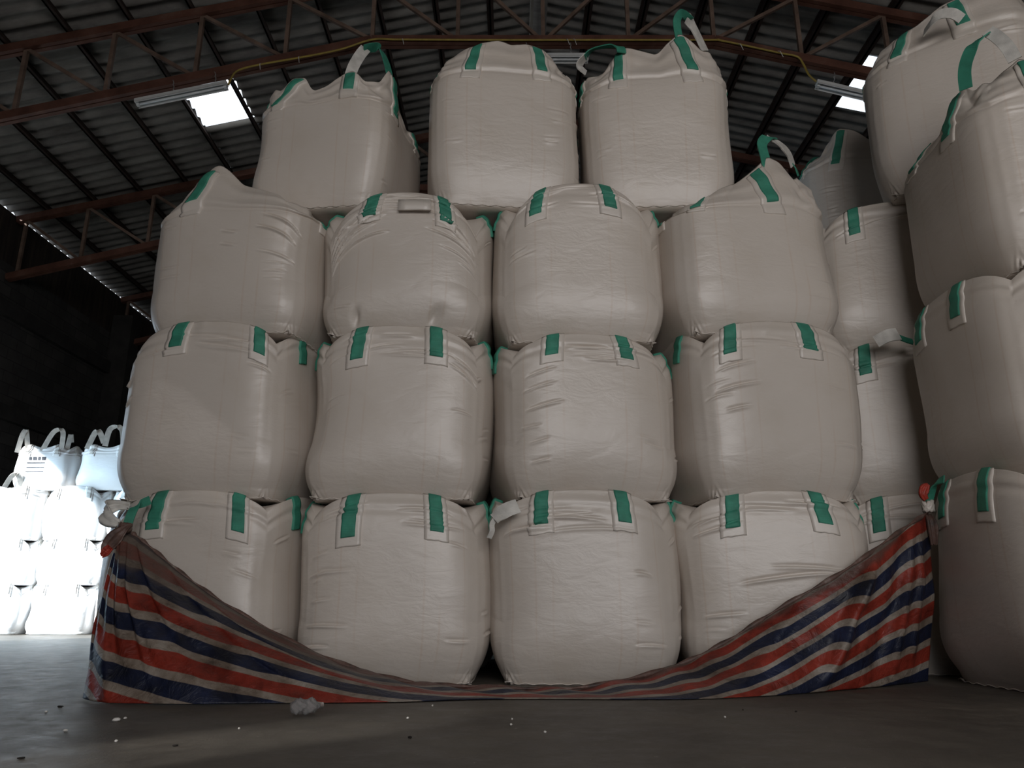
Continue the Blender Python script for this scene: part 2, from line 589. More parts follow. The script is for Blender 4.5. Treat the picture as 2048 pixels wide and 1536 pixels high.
t = MB()
t.box(XL, XL + .42, 15.35, 15.75, 0, 6.35)
t.build('trim_3', M_BEAM)['kind'] = 'structure'
t = MB()
t.box(XL - .16, XL - .10, YF, YB, 5.95, roof_z(XL) + .070)
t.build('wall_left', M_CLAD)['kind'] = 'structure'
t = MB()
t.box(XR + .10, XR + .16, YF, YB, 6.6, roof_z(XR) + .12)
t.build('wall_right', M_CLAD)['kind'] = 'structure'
t = MB()
t.box(XL - .02, XL + .05, 11.1, 11.25, 0, 3.8)
t.build('trim_4', M_BEAM)['kind'] = 'structure'

PITCHC = 0.21
PX = [0.72 + 0.77 * k for k in range(11)]         # purlins, measured from the ridge
SKY = {-1: (PX[5], PX[6], 9.80, 10.78), 1: (PX[5] + .1, PX[6] + .12, 9.30, 10.42)}


def corrugated(side, d0, d1, y0, y1, nx, off=0.15):
    """sheet between distances d0..d1 from the ridge line on one side"""
    ys = np.arange(y0, y1 + 1e-6, PITCHC / 8)
    ds = np.linspace(d0, d1, nx + 1)
    D, Yg = np.meshgrid(ds, ys, indexing='ij')
    X = RX + side * D
    Z = CAM_H + 8.374 + SL * 0.4 - SL * D + off + 0.030 * np.sin(2 * PI * Yg / PITCHC)
    # every lap the upper sheet rides over the lower one
    Z = Z + 0.012 * (np.floor(Yg / 1.05) % 2)
    V = np.stack([X, Yg, Z], -1).reshape(-1, 3)
    n, mm = D.shape
    i, j = np.meshgrid(np.arange(n - 1), np.arange(mm - 1), indexing='ij')
    a = (i * mm + j).ravel()
    return V, np.stack([a, a + 1, a + mm + 1, a + mm], -1)


for side in (-1, 1):
    s0, s1, sy0, sy1 = SKY[side]
    end = (RX - XL + .17) if side < 0 else (XR - RX + .17)
    Vs, Fs, k = [], [], 0
    for (d0, d1, y0, y1, nx) in ((0.13, s0, YF - .2, YB + .2, 6), (s1, end, YF - .2, YB + .2, 6),
                                 (s0, s1, YF - .2, sy0, 1), (s0, s1, sy1, YB + .2, 1)):
        V, F = corrugated(side, d0, d1, y0, y1, nx)
        Vs.append(V)
        Fs.append(F + k)
        k += len(V)
    o = link_mesh('ceiling', np_mesh('ceiling', np.concatenate(Vs), np.concatenate(Fs)), M_ROOF)
    o['kind'] = 'structure'
    V, F = corrugated(side, s0, s1, sy0, sy1, 1, 0.165)
    o = link_mesh('window_1' if side < 0 else 'window_2', np_mesh('window_pane', V, F), M_SKYPANE)
    o['kind'] = 'structure'

rc = MB()
zr = roof_z(RX) + .20
rc.bar((RX - .16, YF, zr - .01), (RX - .16, YB, zr - .01), 0.34, 0.012, (SL, 0, 1))
rc.bar((RX + .16, YF, zr - .01), (RX + .16, YB, zr - .01), 0.34, 0.012, (-SL, 0, 1))
rc.build('trim_5', M_ROOF)['kind'] = 'structure'

for side in (-1, 1):
    for d in PX:
        if side > 0 and d > 8.5: continue
        x = RX + side * d
        z = roof_z(x)
        p = MB()
        zt, zb = z + .115, z + .012
        p.box(x - .012, x + .012, YF, YB, zb, zt)
        p.box(x - .012, x + .05, YF, YB, zb, zb + .010)
        p.box(x - .05, x + .012, YF, YB, zt - .010, zt)
        o = p.build('roof_purlin', M_PURLIN)
        tag(o, 'thin dark steel purlin running lengthwise under the %s roof slope' % ('left' if side < 0 else 'right'), 'purlin',
            'purlins under the %s roof slope' % ('left' if side < 0 else 'right'))
for dx in (-0.10, 0.10):
    p = MB().box(RX + dx - .02, RX + dx + .02, YF, YB, roof_z(RX) + .01, roof_z(RX) + .10)
    o = p.build('ridge_batten', M_WOOD)
    tag(o, 'pale weathered batten running along the roof ridge', 'batten', 'battens along the ridge')

# roof trusses
TD = [8.3, 11.95, 15.6]
NODES = [1.10, 2.20, 3.30, 4.42, 5.52, 6.62, 7.72, 8.75]
TLAB = ['rust-red steel roof truss nearest the camera, carrying the lamps and yellow cable',
        'rust-brown steel roof truss, middle one, seen below the left skylight',
        'rust-brown steel roof truss farthest back, beside the dark back wall']


def bot_z(d):
    flat = CAM_H + 6.94
    return flat if d <= 2.2 else flat - 0.25 * (d - 2.2)


for ti, Y in enumerate(TD):
    root = empty('roof_truss', (RX, Y, bot_z(0)), 0, TLAB[ti], 'truss')
    oz = bot_z(0)
    L3 = lambda x, z, dy=0: (x, dy, z - oz)
    for side in (-1, 1):
        e = (RX - XL) if side < 0 else (XR - RX)
        tch = MB()
        for dy in (-.035, .035):
            tch.bar(L3(0, roof_z(RX) - .05, dy), L3(side * e, roof_z(RX + e) - .05, dy), .055, .11, (0, 0, 1))
        tch.build('top_chord', M_STEEL, root)
        bch = MB()
        for dy in (-.035, .035):
            bch.bar(L3(side * 2.2, bot_z(2.2), dy), L3(side * (e), bot_z(e), dy), .055, .11, (0, 0, 1))
        bch.build('bottom_chord', M_STEEL, root)
        for k, d in enumerate(NODES):
            if d > e: continue
            MB().bar(L3(side * d, bot_z(d)), L3(side * d, roof_z(RX + d) - .06), .05, .05, (0, 1, 0)).build('vertical_strut', M_WEBSTEEL, root)
            if k + 1 < len(NODES):
                d2 = NODES[k + 1]
                # foot at the inner node, head at the outer node
                MB().bar(L3(side * (d + .04), bot_z(d) + .05), L3(side * (d2 - .03), roof_z(RX + d2) - .10), .045, .045, (0, 1, 0)).build('diagonal_strut', M_WEBSTEEL, root)
        MB().bar(L3(side * .05, bot_z(0) + .05), L3(side * 1.07, roof_z(RX + 1.1) - .10), .045, .045, (0, 1, 0)).build('diagonal_strut', M_WEBSTEEL, root)
    MB().bar(L3(0, bot_z(0)), L3(0, roof_z(RX) - .06), .05, .05, (0, 1, 0)).build('vertical_strut', M_WEBSTEEL, root)
    bch = MB()
    for dy in (-.035, .035):
        bch.bar(L3(-2.2, bot_z(0), dy), L3(2.2, bot_z(0), dy), .055, .11, (0, 0, 1))
    bch.build('bottom_chord', M_STEEL, root)

# fluorescent battens hanging from the first truss
YLA = 8.12


def lamp(p0, p1, label, hang):
    a, b_ = W(p0[0], p0[1], YLA), W(p1[0], p1[1], YLA)
    d = b_ - a
    ln = d.length
    root = empty('fluorescent_lamp', a, 0, label, 'lamp')
    root.rotation_euler = (0, -math.atan2(d.z, d.x), 0)
    h = MB()
    h.add([(x, y, z) for x in (0, ln) for (y, z) in ((-.045, 0), (.045, 0), (.03, .055), (-.03, .055))],
          [(0, 1, 2, 3), (7, 6, 5, 4), (0, 4, 5, 1), (1, 5, 6, 2), (2, 6, 7, 3), (3, 7, 4, 0)])
    h.build('housing', M_LAMP, root, bevel=.004)
    r_ = MB()
    r_.add([(x, y, z) for x in (0.01, ln - .01) for (y, z) in ((-.066, -.028), (-.040, .012), (.040, .012), (.066, -.028), (.062, -.032), (.036, .004), (-.036, .004), (-.062, -.032))],
           [(0, 1, 9, 8), (1, 2, 10, 9), (2, 3, 11, 10), (3, 4, 12, 11), (4, 5, 13, 12), (5, 6, 14, 13), (6, 7, 15, 14), (7, 0, 8, 15), (7, 6, 1, 0), (6, 5, 2, 1), (5, 4, 3, 2), (8, 9, 14, 15), (9, 10, 13, 14), (10, 11, 12, 13)])
    r_.build('reflector', M_LAMP, root)
    MB().tube([(0.03, 0, -.022), (ln - .03, 0, -.022)], .015, 12).build('tube', M_TUBE, root, smooth=True)
    for s in (0.03, ln - .03):
        MB().box(s - .018, s + .018, -.022, .022, -.04, .005).build('lamp_holder', M_LAMP, root)
    for hx in hang:
        up = []
        for q in range(9):
            up.append((hx * ln + .006 * math.sin(q * 2.2), .05 * q / 8, .05 + .22 * q / 8))
        MB().tube(up, .007, 6).build('hanger', M_ZINC, root, smooth=True)
    return root


lamp((271, 207), (455, 170), 'unlit fluorescent batten lamp in front of the left skylight', (.42, .88))
lamp((1000, 116), (1178, 116), 'unlit fluorescent batten lamp half hidden behind the two right top bags', (.3, .8))
lamp((1632, 168), (1822, 212), 'unlit fluorescent batten lamp in front of the right skylight', (.18, .72))

cab_px = [(457, 170), (462, 158), (476, 141), (520, 129), (600, 115), (680, 99), (745, 79), (800, 79), (980, 80), (1200, 80), (1420, 80), (1437, 80),
          (1500, 93), (1560, 106), (1594, 113), (1606, 127), (1618, 150), (1634, 164)]
cpts = [W(x, y, 8.2 - (.06 if y > 135 and (x < 500 or x > 1600) else 0)) for x, y in cab_px]
cc = catmull([tuple(p) for p in cpts], 90)
root = empty('power_cable', cpts[8], 0, 'yellow power cable run along the bottom chord between the lamps', 'cable')
mbc = MB().tube([Vector(p) - cpts[8] for p in cc], .013, 8)
mbc.build('sheath', M_CABLE, root, smooth=True)
for (x, y) in ((521, 129), (598, 115), (805, 79), (1133, 80), (1147, 80), (1477, 90), (1556, 104)):
    p = W(x, y, 8.185) - cpts[8]
    MB().tube([p + Vector((0, 0, .015)), p + Vector((.01, -.05, -.03)), p + Vector((.03, -.07, -.13))], .004, 6).build('cable_tie', M_TIE, root)

# ------------------------------------------------------------------ bulk bags
def nrm(v):
    return v / (np.linalg.norm(v, axis=-1, keepdims=True) + 1e-12)


def bag(label, cx, cy, z0, yaw=0.0, Wd=0.582, H=1.03, n_mid=3.4, f0=0.81, f1=0.93, cd=0.14, c0=0.06, rim=None, rim_face=None,
        creases=(), seed=0, straps=None, web=True, dens=(88, 190), open_top=False, group=None, mat=None, lean=(0, 0),
        interior=None, taper=0.0, flap=None, patch_len=0.05, wrinkle=1.0, name='bulk_bag', wscale=1.0, seam=True, fold_top=0.0, dents=(), strap_t=0.80):
    rng = np.random.RandomState(seed + 11)
    mat = mat or M_BAG
    nf, ns = dens
    nc = nf * 4
    u = np.arange(nc) / nf
    face = np.floor(u).astype(int)
    a = 2 * (u - face) - 1
    ang = face * PI / 2
    px, py = a, -np.ones_like(a)
    qx = px * np.cos(ang) - py * np.sin(ang)
    qy = px * np.sin(ang) + py * np.cos(ang)

    def ring(nexp):
        r = (np.abs(qx)[None] ** nexp[:, None] + np.abs(qy)[None] ** nexp[:, None]) ** (1 / nexp[:, None])
        return qx[None] / r, qy[None] / r
    t = np.linspace(0, 1, ns)
    t = np.where(t < 0.15, t, t)
    # profile
    f = np.ones(ns)
    lo = 0.38
    k = t < lo
    f[k] = 1 - (1 - f0) * (1 - t[k] / lo) ** 2.8
    hi = 0.78
    k = t > hi
    f[k] = 1 - (1 - f1) * ((t[k] - hi) / (1 - hi)) ** (2.0 if not open_top else 1.5)
    f *= 1 - taper * t
    nexp = np.interp(t, [0, .06, .35, .75, 1.0], [9, 6.0, n_mid + .5, n_mid + .5, 4.6])
    RX_, RY_ = ring(nexp)
    # rim height round the bag
    zt = np.full(nc, H + c0) - cd * np.abs(a) ** 2.4
    if rim is not None:                                   # control points (u, extra height)
        cu = np.array([p[0] for p in rim])
        ch = np.array([p[1] for p in rim])
        uu = (u + 0.5) % 4 - 0.5
        xs = np.concatenate([cu - 4, cu, cu + 4])
        hs = np.concatenate([ch, ch, ch])
        o_ = np.argsort(xs)
        zt = H + np.interp(uu, xs[o_], hs[o_])
        # soften the control polygon a little
        ker = np.ones(max(3, nf // 16)); ker /= ker.sum()
        pad = len(ker)
        zt = np.convolve(np.concatenate([zt[-pad:], zt, zt[:pad]]), ker, 'same')[pad:-pad]
    T = t[:, None]
    Z = T * zt[None, :] * np.ones((1, nc))
    if rim is not None:                                  # ears belong to the flap only
        Hf = H * np.ones(nc)
        tt = np.clip(T, 0, 1)
        Z = np.where(tt < .8, tt / .8 * (.86 * Hf)[None], (.86 * Hf)[None] + (tt - .8) / .2 * (zt - .86 * Hf)[None])
    X = RX_ * f[:, None] * Wd
    Y = RY_ * f[:, None] * Wd
    # slow undulations
    for q in range(7):
        fu, ft = rng.randint(1, 4), rng.uniform(.6, 2.6)
        ph, ph2 = rng.uniform(0, 6.28, 2)
        d = 0.0065 * np.sin(fu * u * PI / 2 * 1.0 + ph)[None] * np.sin(ft * PI * T + ph2) * wrinkle
        X = X + qx[None] * d
        Y = Y + qy[None] * d
    # panel facets close to the corners
    fac = 0.0015 * (np.exp(-((np.abs(a) - .80) / .07) ** 2) - .8 * np.exp(-((np.abs(a) - .92) / .05) ** 2))
    env = np.sin(np.clip(T, 0, 1) * PI) ** .5
    X = X + qx[None] * fac[None] * env
    Y = Y + qy[None] * fac[None] * env
    # gathered cloth in the top band, and pinches rising from the bottom corners
    top = np.clip((T - .86) / .14, 0, 1) ** 1.0
    band = np.zeros_like(X)
    for q in range(10):
        c_, wq, sl = rng.uniform(0, 4), rng.uniform(.015, .05), rng.uniform(-.35, .35)
        du = ((u[None] - c_ + sl * (1 - T) * 3 + 2) % 4) - 2
        band += rng.uniform(-.013, .012) * np.exp(-(du / wq) ** 2) * top
    band += .006 * np.sin(23 * T * PI + 3 * np.sin(u * 2.3)[None]) * np.exp(-((T - .93) / .05) ** 2)
    if open_top or fold_top:
        for q in range(16):
            c_, wq, sl = rng.uniform(0, 4), rng.uniform(.03, .09), rng.uniform(-.8, .8)
            du = ((u[None] - c_ + sl * (1 - T) * 3 + 2) % 4) - 2
            band += rng.uniform(-.022, .022) * np.exp(-(du / wq) ** 2) * np.clip((T - .80) / .10, 0, 1)
        lt = 0.815
        line = (T - lt - .02 * (1 - a[None] ** 2))
        band += (-.010 * np.exp(-(line / .008) ** 2) + .010 * np.exp(-((line - .022) / .016) ** 2))
    low = np.exp(-(T / .055) ** 2)
    cr = np.exp(-((1 - np.abs(a)) / .10) ** 2)[None]
    band += low * cr * .012 * np.sin((1 - np.abs(a))[None] * 75 + T * 60)
    band *= wrinkle
    # creases : (u0, u1, t0, t1, bow, amplitude)
    cl = list(creases)
    for q in range(int(9 * wrinkle) if nf > 50 else 0):
        fc = rng.randint(0, 2)
        e_ = rng.choice([-1, 1])
        ua = fc + (.02 if e_ < 0 else .72) + rng.uniform(0, .08)
        tt_ = rng.uniform(.2, .8)
        cl.append((ua, ua + rng.uniform(.07, .2), tt_, tt_ + rng.uniform(-.01, .01), rng.uniform(-.006, .006), rng.uniform(.3, .8)))
    if nf > 50 and not open_top and rim is None:
        for q in range(6):
            ua, tt_ = rng.uniform(.02, .6), rng.uniform(.83, .965)
            cl.append((ua, ua + rng.uniform(.15, .38), tt_, tt_ + rng.uniform(-.03, .03), rng.uniform(-.012, .012), rng.uniform(.5, 1.5)))
    for (du_, dt_, ru_, rt_, dp_) in dents:
        band += -dp_ * np.exp(-((u[None] - du_ - .25 * (T - dt_)) / ru_) ** 2 - ((T - dt_) / rt_) ** 2)
    for (u0, u1, ta, tb, bow, am) in cl:
        s = (u[None] - u0) / (u1 - u0)
        s = np.where((s < 0) & ((u[None] + 4 - u0) / (u1 - u0) <= 1), (u[None] + 4 - u0) / (u1 - u0), s)
        ok = (s > 0) & (s < 1)
        sc_ = np.clip(s, 0, 1)
        line = T - (ta + (tb - ta) * sc_ + bow * 4 * sc_ * (1 - sc_))
        d = line * H
        w_ = .0075 if ns < 220 else .0052
        prof = -np.exp(-(d / w_) ** 2) + .8 * np.exp(-((d + 1.7 * w_) / (1.3 * w_)) ** 2)
        band += np.where(ok, am * .0135 * np.sin(PI * sc_) ** .7 * prof, 0)
    X = X + qx[None] * band * .9
    Y = Y + qy[None] * band * .9
    # bottom cap rows
    ncap = 5
    capb, capt = [], []
    for q in range(ncap):
        fr_ = q / ncap
        capb.append(np.stack([X[0] * fr_, Y[0] * fr_, np.zeros(nc) + .004], -1))
    zi = H - .02 if interior is None else interior
    ntop = 14
    for q in range(1, ntop + 1):
        e_ = 1 - q / ntop
        if open_top or rim is not None:
            rr_ = 1 - .05 * min(q, 4) / 4 - .95 * max(0, q - 4) / (ntop - 4)
            g = min(1, q / 4)
            zz = zt * (1 - g) + zi * g
        else:
            rr_ = e_
            g = np.clip((1 - e_) / .35, 0, 1) ** .8
            zz = zt * (1 - g) + zi * g
        capt.append(np.stack([X[-1] * rr_, Y[-1] * rr_, zz * np.ones(nc)], -1))
    side = np.stack([X, Y, Z * np.ones_like(X)], -1)
    G = np.concatenate([np.stack(capb), side, np.stack(capt)], 0)
    # lean of the whole bag with height
    G[..., 0] += lean[0] * np.clip(G[..., 2], 0, None)
    G[..., 1] += lean[1] * np.clip(G[..., 2], 0, None)
    R = G.shape[0]
    V = G.reshape(-1, 3)
    i, j = np.meshgrid(np.arange(R - 1), np.arange(nc), indexing='ij')
    j2 = (j + 1) % nc
    F = np.stack([i * nc + j, i * nc + j2, (i + 1) * nc + j2, (i + 1) * nc + j], -1).reshape(-1, 4)
    U = np.stack([j / nf, (j + 1) / nf, (j + 1) / nf, j / nf], -1).reshape(-1, 4)
    Vv = np.stack([i / R, i / R, (i + 1) / R, (i + 1) / R], -1).reshape(-1, 4)
    uvs = np.stack([U, Vv], -1).reshape(-1, 2)
    root = empty(name, (cx, cy, z0), yaw, label, 'bulk bag', group)
    link_mesh('body', np_mesh('bag_body', V, F, uvs), mat, root)

    def surf(uu, rr, off):
        """points on the bag: uu along faces, rr = t beyond 1 runs over the rim"""
        uu = np.asarray(uu, float) % 4
        rr = np.asarray(rr, float)
        row = np.where(rr <= 1, ncap + rr * (ns - 1), ncap + ns - 1 + (rr - 1) * 40)
        row = np.clip(row, 0, R - 1.001)
        cx_ = uu * nf
        r0, c0_ = np.floor(row).astype(int), np.floor(cx_).astype(int)
        fr_, fc_ = (row - r0)[..., None], (cx_ - c0_)[..., None]
        g = lambda r, c: G[np.clip(r, 0, R - 1), c % nc]
        p = (g(r0, c0_) * (1 - fr_) * (1 - fc_) + g(r0 + 1, c0_) * fr_ * (1 - fc_) + g(r0, c0_ + 1) * (1 - fr_) * fc_ + g(r0 + 1, c0_ + 1) * fr_ * fc_)
        st = 3
        n_ = np.cross(g(r0, c0_ + st) - g(r0, c0_ - st), g(r0 + st, c0_) - g(r0 - st, c0_))
        return p + nrm(n_) * off

    def patch(name_, uc0, uc1, ta, tb, hw, off, m_, nu=8, nv=30, jag=0.0):
        tv = np.linspace(ta, tb, nv)[:, None]
        sv = np.linspace(-1, 1, nu)[None]
        f_ = (tv - ta) / (tb - ta)
        uu = uc0 + (uc1 - uc0) * f_ + sv * hw
        jit = rng.uniform(-jag, jag, (1, nu)) * (1 - f_)
        P0 = surf(uu, tv + jit, off)
        P1 = surf(uu, tv + jit, -.004)
        n0 = nv * nu
        V_ = np.concatenate([P0.reshape(-1, 3), P1.reshape(-1, 3)])
        i, j = np.meshgrid(np.arange(nv - 1), np.arange(nu - 1), indexing='ij')
        a_ = (i * nu + j).ravel()
        F_ = [np.stack([a_, a_ + 1, a_ + nu + 1, a_ + nu], -1)]
        b = list(range(nu)) + [k_ * nu + nu - 1 for k_ in range(1, nv)] + [(nv - 1) * nu + k_ for k_ in range(nu - 2, -1, -1)] + [k_ * nu for k_ in range(nv - 2, 0, -1)]
        b = np.array(b)
        b2 = np.roll(b, -1)
        F_.append(np.stack([b, b + n0, b2 + n0, b2], -1))
        o = link_mesh(name_, np_mesh(name_, V_, np.concatenate(F_), np.zeros((4 * sum(len(x) for x in F_), 2))), m_, root)
        return o
    web_mat = M_GREEN if web else M_WHITEWEB
    if straps is None:
        straps = [(k_ + s_, k_ + s_, strap_t) for k_ in range(4) for s_ in (.25, .75)]
    for sp_ in straps:
        ub, ut, tb_ = sp_[:3]
        over = sp_[3] if len(sp_) > 3 else (1.03 if not open_top else 0.985)
        hw = .036
        if not (len(sp_) > 4 and sp_[4]):
            patch('strap_patch', ub, ut, tb_ - patch_len, min(over, 1.0), .066, .007, M_PATCH if web else mat, jag=.003)
        patch('lifting_strap', ub, ut, tb_, over, hw, .0135, web_mat)
    if seam:
        js = np.arange(nc)
        P = G[ncap][js]
        out = nrm(np.stack([qx, qy, np.zeros(nc)], -1))
        wv_ = .010 + .006 * rng.rand(nc)
        near = np.exp(-((1 - np.abs(a)) / .05) ** 2)
        wv_ = wv_ + near * .028 * (1 + .5 * np.sin(js * 1.7))
        wig = .003 * np.sin(js * .7) + near * .010 * np.sin(js * 1.1)
        lift = np.stack([0 * wig, 0 * wig, wig + .004], -1)
        A = P + lift
        B = P + out * wv_[:, None] + lift * 1.3 + np.array([0, 0, .004])
        C = P + out * wv_[:, None] + lift * 1.3
        V_ = np.concatenate([A, B, C])
        j2 = (js + 1) % nc
        F_ = np.concatenate([np.stack([js, js + nc, j2 + nc, j2], -1), np.stack([js + nc, js + 2 * nc, j2 + 2 * nc, j2 + nc], -1), np.stack([js + 2 * nc, js, j2, j2 + 2 * nc], -1)])
        link_mesh('bottom_seam', np_mesh('bottom_seam', V_, F_, np.zeros((4 * len(F_), 2))), M_PATCH if web else mat, root)
    root['_'] = 0
    del root['_']
    root_surf = surf
    return root, surf


def ribbon(name, pts, wid, mat, parent, thick=.004, n=40, wdir=None):
    """flat webbing through world points (x,y,z) with a width direction per point"""
    P = catmull(pts, n)
    D = catmull(wdir if wdir is not None else [(0, 1, 0)] * len(pts), n)
    tan = nrm(np.gradient(P, axis=0))
    S = nrm(D - (D * tan).sum(-1, keepdims=True) * tan)
    N = np.cross(tan, S)
    h = wid / 2
    rows = [P + S * h + N * thick, P - S * h + N * thick, P - S * h - N * thick, P + S * h - N * thick]
    if parent is not None:
        org = np.array(parent.location)
        c_, s_ = math.cos(-parent.rotation_euler[2]), math.sin(-parent.rotation_euler[2])
        Rm = np.array([[c_, -s_, 0], [s_, c_, 0], [0, 0, 1]])
        rows = [(r - org) @ Rm.T for r in rows]
    V = np.concatenate(rows)
    i = np.arange(n - 1)
    F = np.concatenate([np.stack([k * n + i, k * n + i + 1, ((k + 1) % 4) * n + i + 1, ((k + 1) % 4) * n + i], -1) for k in range(4)])
    caps = np.array([[0, n, 2 * n, 3 * n], [4 * n - 1, 3 * n - 1, 2 * n - 1, n - 1]])
    F = np.concatenate([F, caps])
    return link_mesh(name, np_mesh(name, V, F, np.zeros((4 * len(F), 2)), smooth=False), mat, parent)


def px_loop(bagroot, pts, mat, name='lifting_loop', wid=.075, wdir=None, n=40, parent=None):
    """pts: (px, py, Y)"""
    return ribbon(name, [tuple(W(*p)) for p in pts], wid, mat, parent or bagroot, n=n, wdir=wdir)


# --- main stack : columns and tiers -------------------------------------
CX = [-1.865, -0.705, 0.445, 1.605]
YC = 5.12


def au(px, py, cx, cy, Wd=.582, yaw=0.0, n_=3.6):
    """face coordinate u of the front face seen at px,py (unrotated bags)"""
    Xw = W(px, py, cy - Wd * .985).x
    x = ((Xw - cx) - Wd * math.sin(yaw)) / math.cos(yaw) / Wd
    aa = x
    for _ in range(6):
        aa = x * (abs(aa) ** n_ + 1) ** (1 / n_)
    return (aa + 1) / 2


def st_front(lst, cx, cy, z0, H, others=True, Wd=.582, yaw=0.0):
    out = []
    for (xb, yb, xt, yt) in lst:
        zb = W(xb, yb, cy - Wd * .985).z
        out.append((au(xb, yb, cx, cy, Wd, yaw), au(xt, yt, cx, cy, Wd, yaw), min(.93, (zb - z0) / (H + .02))))
    if others:
        for k_ in (1, 2, 3):
            for s_ in (.25, .75):
                out.append((k_ + s_, k_ + s_, .82, 1.03, True))
    return out


G_MAIN = 'bulk bags of the main stack'
specs = [
    # tier, column, label, straps(px), kwargs
    (1, 0, 'beige bulk bag on the floor, left end, behind the tarpaulin knot', [(300, 1066, 303, 992), (478, 1062, 481, 990)], dict(seed=3, n_mid=4.0)),
    (1, 1, 'bottom beige bulk bag of the second column, short creases down its left edge', [(698, 1074, 702, 1008), (874, 1062, 874, 1012)],
     dict(seed=5, creases=[(.02, .30, .62, .60, .0, 1.1), (.02, .30, .34, .31, 0, 1.3), (.04, .2, .22, .21, 0, 1.2), (.05, .2, .47, .46, 0, .8), (.05, .17, .72, .72, 0, .8)])),
    (1, 2, 'bottom beige bulk bag with a loose white sleeve at its top left corner', [(1084, 1054, 1080, 996), (1252, 1050, 1247, 990)], dict(seed=8, creases=[(.2, .62, .86, .84, .01, 1.2), (.25, .8, .78, .80, .01, .6)])),
    (1, 3, 'bottom beige bulk bag at the right end, half behind the rising tarpaulin edge', [(1469, 1058, 1464, 1000), (1646, 1051, 1634, 991)],
     dict(seed=13, n_mid=4.2, creases=[(.3, .75, .52, .58, .0, 1.6), (.45, .8, .60, .60, .0, 1.0), (.1, .32, .37, .37, 0, .8)])),
    (2, 0, 'second-tier beige bulk bag at the left end, dark smudges between its green straps', [(347, 704, 354, 660), (519, 707, 521, 656)], dict(seed=21, n_mid=4.0, creases=[(3.9, 4.08, .74, .78, .0, 1.2), (.0, .1, .62, .64, 0, 1)])),
    (2, 1, 'second-tier beige bulk bag with folds bunched at its upper right corner', [(711, 719, 718, 676), (873, 716, 876, 668)], dict(seed=25, creases=[(.8, 1.05, .84, .78, .0, 1.6), (.78, 1.0, .80, .73, .0, 1.3)])),
    (2, 2, 'second-tier beige bulk bag of the third column, short creases down its left side', [(1103, 710, 1104, 678), (1258, 715, 1252, 684)],
     dict(seed=28, creases=[(.12, .30, .77, .79, 0, 1.0), (.1, .30, .68, .70, 0, 1.1), (.12, .34, .55, .58, 0, 1.3), (.14, .26, .34, .36, 0, .8), (.14, .26, .22, .24, 0, .8)])),
    (2, 3, 'second-tier beige bulk bag at the right end, above the tarpaulin slope', [(1460, 715, 1458, 656), (1622, 712, 1614, 650)], dict(seed=33, n_mid=4.0, creases=[(.12, .34, .74, .76, 0, 1.0), (.10, .36, .62, .64, 0, 1.2), (.15, .3, .5, .51, 0, .8)])),
]
ZT = {1: 0.0, 2: 1.045, 3: 2.09}
YAW = {(1, 0): -7, (1, 1): 1, (1, 2): -2, (1, 3): -6, (2, 0): -9, (2, 1): -1, (2, 2): 6, (2, 3): 8}
C0 = {(1, 0): .055, (1, 1): .035, (1, 2): .055, (1, 3): .05, (2, 0): .075, (2, 1): .05, (2, 2): .035, (2, 3): .075}
for tier, c, lab, st, kw in specs:
    z0 = ZT[tier]
    H = 1.005 if (tier, c) == (2, 2) else 1.045
    yw = math.radians(YAW[(tier, c)])
    s = st_front(st, CX[c], YC, z0, H, yaw=yw)
    bag('%s' % lab, CX[c], YC, z0, yaw=yw, H=H, straps=s, group=G_MAIN, cd=.13 if tier == 1 else .15, c0=C0[(tier, c)], fold_top=.0, **kw)

z0 = ZT[3]
# third tier, left: flap rising to a point
r0, _ = bag('third-tier beige bulk bag whose top flap rises to a bare point', CX[0] + .05, YC, z0, yaw=math.radians(-8), H=.93, seed=41, n_mid=3.8, group=G_MAIN,
            straps=[(au(378, 398, CX[0] + .05, YC, yaw=-.14), au(392, 372, CX[0] + .05, YC, yaw=-.14), .86, .97), (1.25, 1.25, .8, .97), (1.75, 1.75, .8, .97), (3.25, 3.25, .8, .97), (3.75, 3.75, .82, .97), (2.25, 2.25, .8, .97), (2.75, 2.75, .8, .97)],
            rim=[(0, .02), (.12, .10), (.22, .22), (.30, .32), (.36, .335), (.44, .28), (.56, .16), (.72, .11), (.85, .07), (1.0, -.04), (1.3, -.05), (2, .0), (3, .0), (3.7, .02)], interior=.97, f1=.80, fold_top=1, dens=(112, 270),
            creases=[(.74, 1.03, .80, .66, .02, 2.2), (.70, .98, .72, .60, .02, 2.0), (.72, .99, .55, .47, .01, 1.2), (.50, .60, .70, .68, 0, 1), (.50, .6, .61, .59, 0, 1)])
# third tier, middle two : rounded domes
cr = [(3.98, 4.36, .70, .87, .02, 2.0), (3.99, 4.40, .62, .82, .03, 2.4), (4.0, 4.34, .58, .76, .03, 1.8), (3.98, 4.42, .54, .69, .03, 2.4), (4.0, 4.30, .76, .88, .01, 1.4),
      (.58, .98, .86, .70, .02, 2.2), (.62, .98, .71, .62, .01, 1.8), (.66, .95, .78, .67, .01, 1.2), (.7, .97, .60, .54, .01, 1.2), (.3, .85, .93, .90, .012, 1.4), (.82, .98, .53, .49, 0, 1.3)]
cr = [(x[0] - 4, x[1] - 4, *x[2:]) if x[0] > 3.5 else x for x in cr]
cr = [(max(0.001, x[0]), *x[1:]) for x in cr]
bag('third-tier beige bulk bag with long curved creases and a stitched flap on top', CX[1], YC, z0, H=.965, seed=45, n_mid=3.2, group=G_MAIN, cd=.26, c0=.05, f1=.88,
    straps=st_front([(739, 432, 742, 402), (893, 440, 892, 416)], CX[1], YC, z0, .965), creases=cr, wrinkle=.9, dens=(112, 270), dents=((.23, .115, .022, .05, .030), (.70, .12, .035, .05, .028)))
